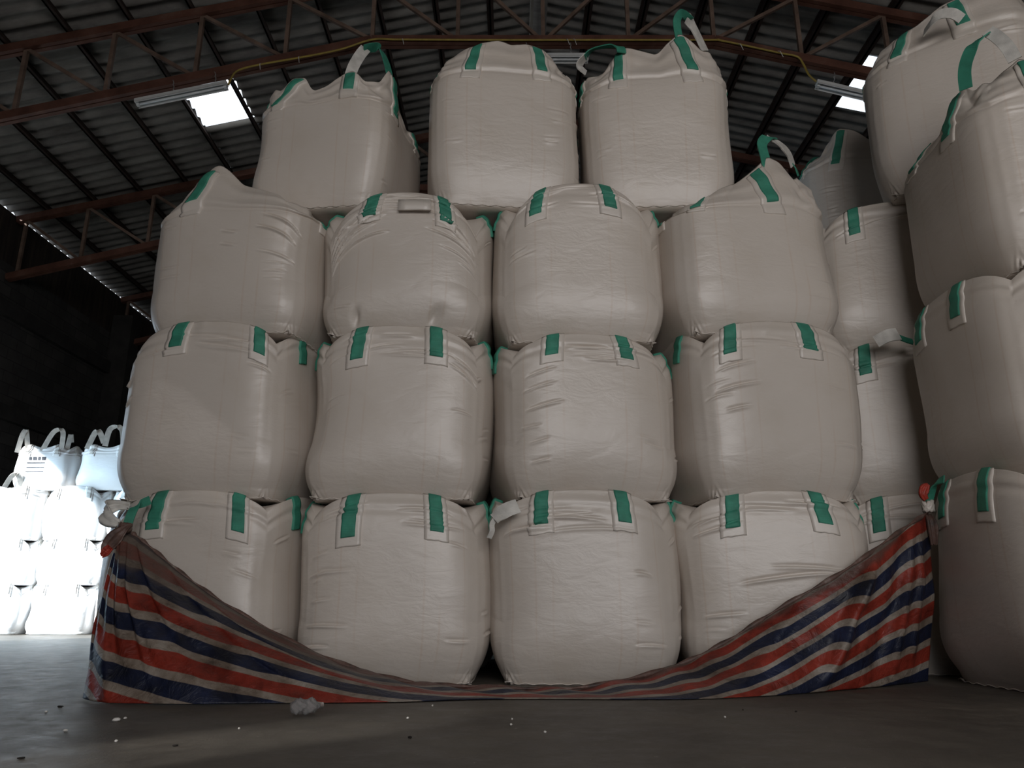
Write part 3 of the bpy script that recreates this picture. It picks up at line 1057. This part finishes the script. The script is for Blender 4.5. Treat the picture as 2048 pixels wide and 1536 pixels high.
bag('third-tier beige bulk bag of the third column, with smooth rounded shoulders', CX[2], YC, z0 - .04, H=1.04, seed=47, n_mid=3.3, group=G_MAIN, cd=.26, c0=.08, f1=.87,
    straps=st_front([(1072, 432, 1074, 388), (1223, 424, 1218, 396)], CX[2], YC, z0 - .04, 1.04), wrinkle=.8)
r3, _ = bag('third-tier beige bulk bag at the right end, one loop standing up', CX[3] - .04, YC, z0, yaw=math.radians(7), H=.97, seed=52, n_mid=3.8, group=G_MAIN, fold_top=1, f1=.80,
            straps=[(au(1399, 416, CX[3] - .04, YC, yaw=.12), au(1404, 400, CX[3] - .04, YC, yaw=.12), .84, .97), (au(1556, 396, CX[3] - .04, YC, yaw=.12), au(1538, 333, CX[3] - .04, YC, yaw=.12), .84, .985), (1.25, 1.25, .8, .97), (1.75, 1.75, .8), (2.25, 2.25, .8), (2.75, 2.75, .8), (3.25, 3.25, .8), (3.75, 3.75, .8)],
            rim=[(0, -.12), (.15, 0.0), (.30, .09), (.45, .15), (.58, .25), (.70, .36), (.78, .33), (.86, .22), (.95, .22), (1.05, .26), (1.2, .12), (1.5, .0), (2, 0), (3, -.05), (3.8, -.12)], interior=.97, lean=(-.03, 0))
px_loop(r3, [(1536, 345, 4.66), (1530, 315, 4.68), (1524, 288, 4.70), (1534, 275, 4.74), (1545, 278, 4.80)], M_GREEN, wdir=[(1, .3, 0)] * 5)
px_loop(r3, [(1540, 277, 4.77), (1560, 290, 4.85), (1577, 308, 4.93), (1586, 332, 4.98)], M_WHITEWEB, name='loop_sleeve', wid=.085, wdir=[(.7, .7, .2)] * 4)
px_loop(r3, [(1584, 326, 4.98), (1592, 338, 5.0), (1597, 352, 5.02)], M_GREEN, wid=.05, wdir=[(.5, .7, 0)] * 3)

# unseen row behind, added to keep bright background out of the gaps
for k in range(3):
    for c in range(4):
        bag('unseen bulk bag of an added second row, keeping the main stack gaps dark', CX[c] + .03, 6.33, k * 1.045, H=1.045, seed=200 + k * 4 + c, dens=(24, 50),
            group='bulk bags of the added second row', seam=False, straps=[(.25, .25, .82), (.75, .75, .82)])

# top tier : three bags standing on the domes
Z4 = 3.075
t1, _ = bag('top beige bulk bag on the left, turned so its right side shows', -1.30, 5.22, Z4, yaw=math.radians(-10), H=.90, seed=61, n_mid=5.5, Wd=.51, f0=.86, f1=.93, open_top=True, group=G_MAIN,
            rim=[(0, .10), (.06, .12), (.16, .08), (.26, .17), (.36, .17), (.44, .03), (.55, .06), (.66, .14), (.74, .16), (.84, .08), (.95, .08), (1.02, .10), (1.15, .27), (1.28, .25), (1.4, .08), (1.6, .03), (1.75, .1), (2, .0), (2.25, .14), (2.5, 0), (2.75, .12), (3, .05), (3.25, .16), (3.5, .0), (3.8, .14)],
            straps=[(.155, .32, .855, .985), (.725, .735, .88, .985), (1.20, 1.24, .80, .985), (1.75, 1.75, .86), (2.25, 2.25, .86), (2.75, 2.75, .86), (3.25, 3.25, .86), (3.78, 3.84, .86)], interior=.78)
px_loop(t1, [(696, 178, 4.72), (700, 158, 4.73)], M_GREEN, wid=.07, wdir=[(1, .1, 0)] * 2, n=6)
px_loop(t1, [(698, 160, 4.73), (706, 135, 4.78), (719, 112, 4.83), (731, 97, 4.88)], M_WHITEWEB, name='loop_sleeve', wid=.08, wdir=[(.8, .5, 0)] * 4)
px_loop(t1, [(728, 100, 4.86), (745, 95, 4.92), (760, 98, 4.97), (772, 122, 4.98), (779, 150, 4.96), (783, 172, 4.93)], M_GREEN, wdir=[(.3, .9, .2), (.1, 1, .1), (.3, .8, 0), (.5, .8, 0), (.5, .8, 0), (.5, .8, 0)])
t2, _ = bag('top beige bulk bag in the middle of three, no loop standing', -0.095, 5.22, Z4, yaw=math.radians(6), H=1.13, seed=66, n_mid=5.0, Wd=.545, f0=.86, f1=.86, open_top=True, group=G_MAIN,
            rim=[(0, .07), (.15, .13), (.3, .19), (.45, .22), (.55, .19), (.7, .20), (.8, .17), (.95, .08), (1.0, .05), (1.25, .10), (1.5, .05), (1.75, .1), (2, .0), (2.25, .1), (2.5, .12), (2.75, .12), (3, .05), (3.25, .1), (3.5, .06), (3.8, .1)],
            straps=[(.26, .285, .835, .985), (.735, .735, .85, .99), (1.22, 1.20, .80, .985), (1.75, 1.75, .85), (2.25, 2.25, .85), (2.75, 2.75, .85), (3.25, 3.25, .85), (3.75, 3.75, .85)], interior=1.10)
t3, _ = bag('top beige bulk bag on the right of three, with two raised loops', 1.075, 5.24, Z4, yaw=math.radians(-4), H=1.10, seed=69, n_mid=4.6, Wd=.545, f0=.86, f1=.90, open_top=True, group=G_MAIN,
            rim=[(0, .04), (.08, .05), (.14, .12), (.24, .22), (.36, .21), (.47, .17), (.52, .15), (.60, .24), (.70, .32), (.78, .25), (.86, .16), (.96, .17), (1.05, .14), (1.25, .12), (1.5, 0), (1.75, .1), (2, .0), (2.25, .1), (2.5, 0), (2.75, .12), (3, .05), (3.25, .1), (3.5, .0), (3.75, .1)],
            straps=[(.245, .235, .83, .985), (.735, .69, .845, .985), (1.25, 1.24, .80, .985), (1.75, 1.75, .85), (2.25, 2.25, .85), (2.75, 2.75, .85), (3.25, 3.25, .85), (3.76, 3.76, .83)], interior=.98)
px_loop(t3, [(1243, 105, 4.72), (1240, 95, 4.74), (1226, 92, 4.78), (1200, 95, 4.84), (1182, 101, 4.88), (1170, 115, 4.9)], M_GREEN, wid=.07, wdir=[(1, .2, .1), (.8, .4, .5), (.2, 1, .4), (0, 1, .5), (.3, 1, .5), (.5, 1, .3)])
px_loop(t3, [(1173, 112, 4.9), (1162, 124, 4.92), (1160, 134, 4.94), (1172, 146, 4.97)], M_WHITEWEB, name='loop_sleeve', wid=.08, wdir=[(.7, .7, .4)] * 4)
px_loop(t3, [(1360, 84, 4.74), (1355, 60, 4.76), (1354, 40, 4.78), (1362, 27, 4.82), (1372, 32, 4.9), (1381, 40, 4.95)], M_GREEN, wid=.06, wdir=[(1, .2, 0), (1, .2, 0), (1, .3, 0), (.7, .9, 0), (.3, 1, 0), (.3, 1, 0)])
px_loop(t3, [(1374, 36, 4.92), (1385, 52, 4.98), (1397, 75, 5.02), (1410, 102, 5.05)], M_WHITEWEB, name='loop_sleeve', wid=.095, wdir=[(.8, .6, .3)] * 4)

# --- bags on the right ---------------------------------------------------
G_NEAR = 'bulk bags of the near right stack'
NX, NY = 3.13, 4.33
hp = 1.10
bag('shaded bulk bag on the floor at the right edge, below two others', NX + .02, NY + .02, 0, H=hp, seed=71, group=G_NEAR, n_mid=3.8, Wd=.60, cd=.12,
    straps=[(k_ + s_, k_ + s_, .83) for k_ in (0, 1, 2) for s_ in (.25, .75)] + [(3.27, 3.27, .82), (3.66, 3.66, .80)])
bag('shaded bulk bag in the middle of the near right stack', NX + .05, NY, hp, H=hp, seed=74, group=G_NEAR, n_mid=3.8, Wd=.59, cd=.12,
    straps=[(k_ + s_, k_ + s_, .83) for k_ in (0, 1, 2) for s_ in (.25, .75)] + [(3.27, 3.27, .82), (3.62, 3.62, .82)])
rc_, _ = bag('bulk bag topping the near right stack, with a tall green and white loop', NX + .13, NY, 2 * hp, H=1.17, seed=77, group=G_NEAR, n_mid=3.9, Wd=.585, open_top=True, f1=.74,
             straps=[(.28, .26, .84, .98), (.75, .75, .84), (1.25, 1.25, .84), (1.75, 1.75, .84), (2.25, 2.25, .84), (2.75, 2.75, .84), (3.27, 3.27, .84), (3.66, 3.70, .80, .97)],
             rim=[(0, .10), (.15, .16), (.26, .23), (.4, .12), (.6, .05), (.75, .14), (1, .05), (2, .05), (3, .05), (3.3, .05), (3.5, .05), (3.64, .19), (3.74, .20), (3.84, .10), (3.93, .12)], interior=1.10)
px_loop(rc_, [(1932, 178, 4.0), (1929, 150, 3.98), (1932, 125, 3.95), (1944, 95, 3.9), (1958, 80, 3.88), (1978, 66, 3.85)], M_GREEN, wid=.075, wdir=[(.5, -.8, .1)] * 6)
px_loop(rc_, [(1975, 62, 3.86), (1992, 72, 3.82), (2010, 88, 3.78), (2022, 105, 3.76), (2030, 120, 3.75)], M_WHITEWEB, name='loop_sleeve', wid=.07, wdir=[(.7, -.6, .3)] * 5)

G_GAP = 'bulk bags of the recessed column'
GX, GY = 2.86, 5.72
for k, lab in enumerate(('shadowed bulk bag on the floor in the recess behind the tarpaulin corner',
                         'shadowed bulk bag, second tier of the recess between the two stacks',
                         'shadowed bulk bag, topmost of the recessed column between the two stacks')):
    rg, _ = bag(lab, GX + .05 * k, GY, k * hp, H=hp, yaw=math.radians(-12), seed=81 + k, group=G_GAP, n_mid=4.2, Wd=.58, cd=.15)
    if k == 2: rg3 = rg
    if k == 1: rg2 = rg
# sleeve of a squashed loop lying between tiers two and three
px_loop(rg2, [(1752, 684, 5.02), (1775, 672, 4.98), (1797, 668, 4.98)], M_WHITEWEB, name='loop_sleeve', wid=.10, wdir=[(.05, .3, .95)] * 3)
px_loop(rg2, [(1797, 674, 4.98), (1812, 680, 5.0), (1826, 684, 5.02)], M_GREEN, wid=.05, wdir=[(.1, .4, .9)] * 3)
rb, _ = bag('pale bulk bag at the upper right with a white loop folded on top', 3.47, 5.20, 3 * hp + .02, H=1.2, yaw=math.radians(-33), seed=86, group='upper right bulk bags', n_mid=4.0, Wd=.60, open_top=True, f1=.84,
            rim=[(0, .06), (.2, .12), (.35, .15), (.5, .24), (.65, .25), (.8, .30), (1, .30), (1.25, .2), (1.5, .1), (2, .1), (3, .05), (3.5, 0), (3.8, .02)],
            straps=[(.22, .25, .84, .985), (.62, .60, .86, .985), (1.25, 1.25, .84), (1.75, 1.75, .84), (2.25, 2.25, .84), (2.75, 2.75, .84), (3.25, 3.25, .84), (3.75, 3.75, .84)], interior=1.08)
px_loop(rb, [(1848, 66, 4.70), (1864, 44, 4.60), (1880, 29, 4.55), (1905, 27, 4.50), (1924, 38, 4.50)], M_WHITEWEB, name='loop_sleeve', wid=.075, wdir=[(.3, -.3, .9)] * 5)
ra, _ = bag('pale bulk bag farther back, its flap right below the right skylight', 3.38, 6.75, 3 * hp, H=1.2, yaw=math.radians(-8), seed=88, group='upper right bulk bags', n_mid=4.2, Wd=.58, open_top=True, f1=.80,
            rim=[(0, .02), (.12, .15), (.25, .27), (.4, .24), (.55, .1), (.75, .15), (1, .05), (2, .0), (3, .0), (3.7, .05)],
            straps=[(.20, .27, .80, .985), (.75, .75, .84), (1.25, 1.25, .84), (1.75, 1.75, .84), (2.25, 2.25, .84), (2.75, 2.75, .84), (3.25, 3.25, .84), (3.75, 3.75, .84)], interior=1.0)
rd_, _ = bag('glimpse of a bulk bag with a green loop behind the right end of the stack', 2.04, 7.75, 3.2, H=1.02, seed=91, group='upper right bulk bags', dens=(40, 80), n_mid=4.0, Wd=.56, open_top=True, interior=.9,
             rim=[(0, 0), (.25, .15), (.5, 0), (.75, .15), (.9, .10), (1, .02), (1.25, .15), (1.5, 0), (2, 0), (3, 0)])
px_loop(rd_, [(1612, 345, 7.12), (1618, 332, 7.14), (1628, 322, 7.18), (1640, 318, 7.22)], M_GREEN, wid=.08, wdir=[(.7, .6, .4)] * 4)
# the columns that carry the two farthest of them
for (x, y, hh, who) in ((3.38, 6.95, hp, 'the far upper right bag'), (2.04, 7.75, 1.067, 'the bag glimpsed behind the stack')):
    for k in range(3):
        bag('shadowed bulk bag stacked in the column below %s' % who, x, y, k * hh, H=hh, seed=95 + k, dens=(24, 50), group='bulk bags of the column below %s' % who, Wd=.565, seam=False)

# --- sunlit bags by the left wall ---------------------------------------
G_FAR = 'white bulk bags by the left wall'
FY = 12.22
FT = [0.0, 0.70, 1.36, 2.12]
FH = [0.70, 0.66, 0.76, 0.64]
FXC = [-7.69, -6.70, -5.71]
FLAB = ['floor level by the left wall, %s', 'second tier by the left wall, %s', 'third tier by the left wall, %s', 'topmost by the left wall, %s']
FW = ['nearest the wall', 'in the middle', 'beside the striped tarpaulin side']
for k in range(4):
    for c in range(3):
        top_ = k == 3
        who = ('white bulk bag, ' + FLAB[k]) % FW[c]
        if k == 3 and c == 0: who = 'white bulk bag with dark printed lines, topmost by the left wall'
        x = FXC[c] + (.36 if top_ else 0) + (.03 if k % 2 else 0)
        kw = dict(seed=120 + k * 3 + c, dens=(32, 60), web=False, mat=M_WHITEBAG, Wd=.485 if not top_ else .46, group=G_FAR, n_mid=4.4, f0=.86, seam=False, cd=.16)
        if top_ or (k == 2 and c == 0):
            kw.update(open_top=True, interior=FH[k] - .08, rim=[(0, -.02), (.12, .05), (.25, .08), (.4, .03), (.5, .02), (.6, .03), (.75, .08), (.9, .04), (1, 0), (1.25, .1), (1.5, 0), (2, 0), (2.25, .1), (2.5, 0), (3, 0), (3.25, .1), (3.5, 0)])
        rf, sf = bag(who, x, FY, FT[k], H=FH[k], wrinkle=1.6, **kw)
        if top_ and c == 0:
            # printed panel : a bold heading band and three lines, too faint in the photograph to read
            for q, (tz, hh) in enumerate(((.70, .035), (.60, .012), (.50, .012), (.40, .012))):
                n_ = 14
                us = np.linspace(.30 if q == 0 else .27, .58, n_)
                lo_ = sf(us, np.full(n_, tz - hh), .006)
                hi_ = sf(us, np.full(n_, tz + hh), .006)
                V_ = np.concatenate([lo_, hi_])
                i = np.arange(n_ - 1)
                F_ = np.stack([i, i + 1, i + 1 + n_, i + n_], -1)
                if q == 0: F_ = F_[[0, 1, 3, 4, 5, 7, 8, 10, 11, 12]]
                link_mesh('printed_line', np_mesh('printed_line', V_, F_, np.zeros((4 * len(F_), 2))), M_INK, rf)
        if top_ and c == 0:
            for pts in ([(34, 905, 11.80), (44, 872, 11.72), (50, 862, 11.72), (53, 864, 11.74), (56, 905, 11.80)],
                        [(84, 902, 11.80), (104, 868, 11.72), (117, 859, 11.72), (125, 862, 11.74), (126, 874, 11.77), (122, 902, 11.84)],
                        [(132, 906, 11.92), (140, 876, 11.90), (142, 870, 11.92), (143, 885, 11.96)]):
                px_loop(rf, pts, M_WHITEWEB, wid=.07, wdir=[(.9, .5, 0)] * len(pts), n=20)
        if top_ and c == 1:
            for pts in ([(174, 898, 11.80), (190, 866, 11.72), (199, 864, 11.72), (208, 886, 11.84)],
                        [(210, 892, 11.80), (219, 860, 11.72), (233, 853, 11.72), (243, 858, 11.77), (246, 872, 11.82), (247, 900, 11.86)]):
                px_loop(rf, pts, M_WHITEWEB, wid=.08, wdir=[(.9, .5, 0)] * len(pts), n=20)
        if k == 2 and c == 0:
            px_loop(rf, [(8, 976, 11.78), (24, 952, 11.70), (36, 950, 11.70), (44, 976, 11.80)], M_WHITEWEB, wid=.07, wdir=[(.9, .5, 0)] * 4, n=20)

# ------------------------------------------------------------------ tarpaulin
prs = [  # bottom px, top px+Y, q bottom, q top
    ((166, 1396), (240, 1066, 4.40), -.12, .95),
    ((176, 1400), (241, 1064, 4.39), -.10, .98),
    ((203, 1404), (244, 1062, 4.38), -.02, 1.02),
    ((230, 1406), (250, 1059, 4.38), 0.01, 1.05),
    ((300, 1407), (264, 1066, 4.40), .06, 1.05),
    ((400, 1408), (298, 1092, 4.42), .12, 1.05),
    ((520, 1406), (368, 1150, 4.42), .18, 1.05),
    ((650, 1405), (470, 1220, 4.42), .27, 1.04),
    ((800, 1403), (640, 1310, 4.40), .38, 1.02),
    ((950, 1398), (810, 1362, 4.33), .48, .98),
    ((1100, 1397), (985, 1374, 4.28), .54, .95),
    ((1250, 1398), (1160, 1375, 4.28), .50, .96),
    ((1400, 1397), (1330, 1338, 4.38), .41, .99),
    ((1500, 1393), (1440, 1290, 4.40), .29, 1.0),
    ((1600, 1387), (1560, 1216, 4.42), .14, 1.0),
    ((1700, 1378), (1690, 1140, 4.40), -.02, 1.0),
    ((1790, 1370), (1800, 1062, 4.50), -.12, .99),
    ((1856, 1362), (1856, 1024, 4.70), -.18, .97)]
NS, NT = 420, 90
rowsb = catmull([tuple(WF(*p[0], z=.006)) + (p[2],) for p in prs], NS)
rowst = catmull([tuple(W(*p[1])) + (p[3],) for p in prs], NS)
tt = np.linspace(0, 1, NT)
P = rowsb[:, None, :3] * (1 - tt)[None, :, None] + rowst[:, None, :3] * tt[None, :, None]
q = rowsb[:, None, 3] * (1 - tt)[None] + rowst[:, None, 3] * tt[None]
s = np.linspace(0, len(prs) - 1, NS)[:, None]
TT = tt[None]
hgt = (rowst[:, 2] - rowsb[:, 2])[:, None]
# the sheet sags and billows towards the camera low down, folds radiate from both ties
bil = np.sin(PI * TT) * np.clip(hgt, 0, 1)
rngt = np.random.RandomState(5)
fold = np.zeros_like(P[..., 0])
dq = np.zeros_like(fold)
for (sc0, sc1, wd, am) in ((6.2, 8.9, .22, .055), (5.2, 7.0, .20, -.035), (4.4, 5.4, .16, .03), (7.6, 9.6, .15, .025), (3.6, 4.2, .12, .02),
                           (15.5, 14.4, .16, .085), (16.1, 15.4, .14, -.03), (14.3, 12.6, .22, .05), (16.6, 16.3, .10, .03), (13.2, 11.2, .2, .02), (16.35, 15.9, .07, .02)):
    cen = sc0 + (sc1 - sc0) * (1 - TT)
    g = np.exp(-((s - cen) / wd) ** 2)
    fold += am * g * np.clip(TT * 4, 0, 1) * np.clip((1 - TT) * 5, 0.15, 1)
    dq += am * .55 * np.tanh((s - cen) / wd) * np.exp(-((s - cen) / (3 * wd)) ** 2) * np.clip(TT * 4, 0, 1) * np.clip((1 - TT) * 4, 0, 1)
for k in range(14):
    fs, ft, ph = rngt.uniform(1, 6), rngt.uniform(1, 6), rngt.uniform(0, 6.28)
    fold += .004 * np.sin(fs * s + ft * TT * 3 + ph) * np.sin(PI * TT) ** .5
P[..., 1] -= fold * np.clip(hgt * 1.6, .12, 1) + .05 * bil
P[..., 2] += .012 * np.sin(s * 9) * (1 - np.clip(hgt * 3, 0, 1)) * TT
P[..., 2] = np.maximum(P[..., 2], .006)
q = q + dq
V = P.reshape(-1, 3)
i, j = np.meshgrid(np.arange(NS - 1), np.arange(NT - 1), indexing='ij')
a_ = (i * NT + j).ravel()
F = np.stack([a_, a_ + NT, a_ + NT + 1, a_ + 1], -1)
slen = np.concatenate([[0], np.cumsum(np.linalg.norm(np.diff(rowsb[:, :3], axis=0), axis=1))])
uvv = np.stack([np.repeat(slen[:, None], NT, 1).ravel(), q.ravel()], -1)
tarp = empty('tarpaulin', WF(900, 1400), 0, 'red, white and blue striped tarpaulin slung along the foot of the stack', 'tarpaulin')
org = np.array(tarp.location)
V = V - org
sheet = link_mesh('sheet', np_mesh('sheet', V, F, uvv[F.ravel()]), M_TARP, tarp)
sm = sheet.modifiers.new('thickness', 'SOLIDIFY')
sm.thickness = .004
sm.offset = 0
# rolled hem along the top edge
hem = MB().tube([Vector(p[:3] - org + np.array([0, -.004, 0])) for p in rowst[12::3]], .011, 6, taper=[1 + .5 * math.sin(k * 1.3) for k in range(len(rowst[12::3]))])
hem.build('hem', M_TARPKNOT, tarp, smooth=True)


def strip(name, pts, w0, mat, parent, seed=0, n=30, wd=(1, 0, 0)):
    """crumpled length of cloth through px points"""
    P_ = catmull([tuple(W(*p[:3])) + (p[3],) for p in pts], n)
    r_ = np.random.RandomState(seed)
    tan = nrm(np.gradient(P_[:, :3], axis=0))
    S = nrm(np.array(wd)[None] - (tan * np.array(wd)).sum(-1, keepdims=True) * tan)
    N = np.cross(tan, S)
    m_ = 9
    sv = np.linspace(-1, 1, m_)
    V_ = P_[:, None, :3] + S[:, None] * (sv[None, :, None] * P_[:, None, 3:4] * w0) + N[:, None] * (np.sin(sv * 7 + r_.rand() * 3)[None, :, None] * w0 * .22 + (r_.rand(n, m_)[..., None] - .5) * w0 * .12)
    V_ = V_.reshape(-1, 3) - np.array(parent.location)
    i, j = np.meshgrid(np.arange(n - 1), np.arange(m_ - 1), indexing='ij')
    a_ = (i * m_ + j).ravel()
    F_ = np.stack([a_, a_ + 1, a_ + m_ + 1, a_ + m_], -1)
    o = link_mesh(name, np_mesh(name, V_, F_, np.zeros((4 * len(F_), 2))), mat, parent)
    md = o.modifiers.new('thickness', 'SOLIDIFY')
    md.thickness = .006
    return o


strip('tied_end', [(262, 1050, 4.36, .5), (248, 1060, 4.33, .8), (232, 1075, 4.32, 1.3), (218, 1092, 4.32, 1.1), (213, 1104, 4.32, .7)], .035, M_TARPKNOT, tarp, 2)
strip('tied_end', [(222, 1094, 4.31, .7), (212, 1104, 4.31, .9), (204, 1112, 4.31, .5)], .03, M_TARPRED, tarp, 3)
kn = MB()
for k in range(5):
    a0 = k * 1.25
    c0_ = W(250, 1056, 4.36) - Vector(org)
    kn.tube([c0_ + Vector((.028 * math.cos(a0 + b_ * .6), .02 * math.sin(a0 + b_ * .6), .02 * math.sin(b_ * 1.1 + k))) for b_ in range(9)], .013, 6)
kn.build('knot', M_TARPKNOT, tarp, smooth=True)
strip('tied_end', [(1856, 1030, 4.70, .5), (1862, 1040, 4.66, .9), (1866, 1060, 4.66, 1.0), (1868, 1090, 4.68, .6)], .03, M_TARPKNOT, tarp, 5)
strip('tied_end', [(1852, 1000, 4.66, .5), (1846, 988, 4.65, .8), (1850, 975, 4.65, .9), (1856, 968, 4.65, .3)], .03, M_TARPRED, tarp, 6)
kn = MB()
for k in range(4):
    a0 = k * 1.5
    c0_ = W(1856, 1012, 4.68) - Vector(org)
    kn.tube([c0_ + Vector((.025 * math.cos(a0 + b_ * .6), .02 * math.sin(a0 + b_ * .6), .03 * math.sin(b_ * .9 + k))) for b_ in range(9)], .014, 6)
kn.build('knot', M_PATCH, tarp, smooth=True)

# the lifting loops the sheet is tied to, and the loose sleeve of bag three
bags = {o.get('label'): o for o in bpy.data.objects if o.get('category') == 'bulk bag'}
bl = next(o for l, o in bags.items() if l and 'behind the tarpaulin knot' in l)
px_loop(bl, [(300, 1000, 4.50), (282, 1008, 4.46), (268, 1018, 4.42), (260, 1035, 4.39), (254, 1052, 4.37)], M_GREEN, wid=.05, wdir=[(.3, .3, .9), (.4, .3, .8), (.8, .3, .4), (1, .2, .1), (1, .2, 0)])
strip('loop_sleeve', [(258, 1046, 4.40, .5), (240, 1040, 4.40, .8), (226, 1028, 4.42, 1.0), (232, 1014, 4.46, 1.0), (255, 1010, 4.50, .7), (278, 1012, 4.50, .5)], .045, M_WHITEWEB, bl, 8, wd=(.2, .3, .9))
bl3 = next(o for l, o in bags.items() if l and 'loose white sleeve' in l)
px_loop(bl3, [(1036, 1012, 4.50), (1018, 1018, 4.48), (1000, 1028, 4.46), (988, 1038, 4.46)], M_WHITEWEB, name='loop_sleeve', wid=.085, wdir=[(.15, .3, .95), (.25, .3, .9), (.35, .3, .9), (.4, .3, .9)])
px_loop(bl3, [(992, 1036, 4.47), (984, 1048, 4.47), (984, 1062, 4.48), (978, 1076, 4.5)], M_WHITEWEB, wid=.03, wdir=[(1, .3, 0)] * 4)
bn = next(o for l, o in bags.items() if l and 'right edge, below two' in l)
px_loop(bn, [(1858, 1004, 4.68), (1864, 985, 4.66), (1872, 966, 4.62), (1888, 958, 4.55)], M_GREEN, wid=.05, wdir=[(1, .3, 0), (1, .3, .2), (.7, .3, .6), (.3, .3, .9)])
# stitched document flap of the creased bag
bd = next(o for l, o in bags.items() if l and 'stitched flap on top' in l)
fv, ff = [], []
for yy, dy in ((401, .010), (410, .018), (421, .035)):
    for xx in (797, 812, 830, 848, 862):
        fv.append(tuple(W(xx, yy + (.5 * abs(xx - 830) / 33), 4.545 - dy) - bd.location))
for a1 in range(2):
    for a2 in range(4):
        ff.append((a1 * 5 + a2, a1 * 5 + a2 + 1, a1 * 5 + a2 + 6, a1 * 5 + a2 + 5))
o = link_mesh('document_flap', np_mesh('document_flap', fv, ff), M_PATCH, bd)
o.modifiers.new('thickness', 'SOLIDIFY').thickness = .012

# ------------------------------------------------------------------ things on the floor
pos = WF(610, 1430)
bt = empty('plastic_bottle', (pos.x, pos.y, 0), .5, 'crumpled clear plastic bottle lying on the concrete in front of the tarpaulin', 'bottle')
nr, nk = 40, 22
V_, F_ = [], []
rb_ = np.random.RandomState(4)
ph = rb_.uniform(0, 6, 6)
for k in range(nk):
    x = -.062 + .124 * k / (nk - 1)
    pr = .030 * (1 - abs(k / (nk - 1) * 2 - 1) ** 6 * .55)
    if k > nk - 5: pr *= .75 - .12 * (k - nk + 4)
    for i in range(nr):
        a0 = 2 * PI * i / nr
        rr_ = pr * (1 + .16 * math.sin(3 * a0 + k * .7 + ph[0]) + .10 * math.sin(5 * a0 - k * 1.1 + ph[1]) + .05 * math.sin(k * 2.2))
        V_.append((x, rr_ * math.cos(a0), .034 + rr_ * math.sin(a0) * .95))
for k in range(nk - 1):
    for i in range(nr):
        F_.append((k * nr + i, k * nr + (i + 1) % nr, (k + 1) * nr + (i + 1) % nr, (k + 1) * nr + i))
o = link_mesh('bottle_body', np_mesh('bottle_body', V_, F_), M_PET, bt)
o.modifiers.new('thickness', 'SOLIDIFY').thickness = .0012
MB().tube([(.060, 0, .034), (.074, 0, .034)], .012, 14).build('bottle_neck', M_PET, bt, smooth=True)


def crumb(name, px_, py_, sx, sy, sz, mat, label, cat, group, seed):
    r_ = random.Random(seed)
    p = WF(px_, py_)
    V_, F_ = [], []
    n1_, n2_ = 10, 6
    for a1 in range(n2_ + 1):
        th = PI * a1 / n2_
        for a2 in range(n1_):
            ph_ = 2 * PI * a2 / n1_
            k = 1 + r_.uniform(-.22, .22)
            V_.append((sx * k * math.sin(th) * math.cos(ph_), sy * k * math.sin(th) * math.sin(ph_), max(0, sz * (1 + k * math.cos(th)))))
    for a1 in range(n2_):
        for a2 in range(n1_):
            F_.append((a1 * n1_ + a2, a1 * n1_ + (a2 + 1) % n1_, (a1 + 1) * n1_ + (a2 + 1) % n1_, (a1 + 1) * n1_ + a2))
    o = link_mesh(name, np_mesh(name, V_, F_), mat)
    o.location = (p.x, p.y, 0)
    o.rotation_euler = (0, 0, r_.uniform(0, 3))
    tag(o, label, cat, group)


for k, (x, y, sx) in enumerate(((232, 1443, .016), (250, 1438, .009), (815, 1438, .006), (865, 1413, .006), (1022, 1451, .006), (130, 1463, .008), (92, 1425, .006), (232, 1484, .006), (1024, 1440, .004), (1090, 1466, .006), (1450, 1436, .005), (478, 1459, .005))):
    crumb('paper_scrap', x, y, sx, sx * .7, .004 if sx < .01 else .007, M_CRUMB, 'tiny white scrap on the concrete floor in front of the tarpaulin', 'scrap', 'white scraps strewn on the floor', k)
for k, (x, y, sx) in enumerate(((120, 1414, .018), (820, 1476, .014), (350, 1493, .009), (1592, 1424, .006), (1486, 1421, .004), (42, 1518, .011))):
    crumb('dark_pebble', x, y, sx, sx * .5, .003, M_DARKBIT, 'tiny dark pebble on the concrete floor in front of the tarpaulin', 'pebble', 'dark pebbles strewn on the floor', 40 + k)
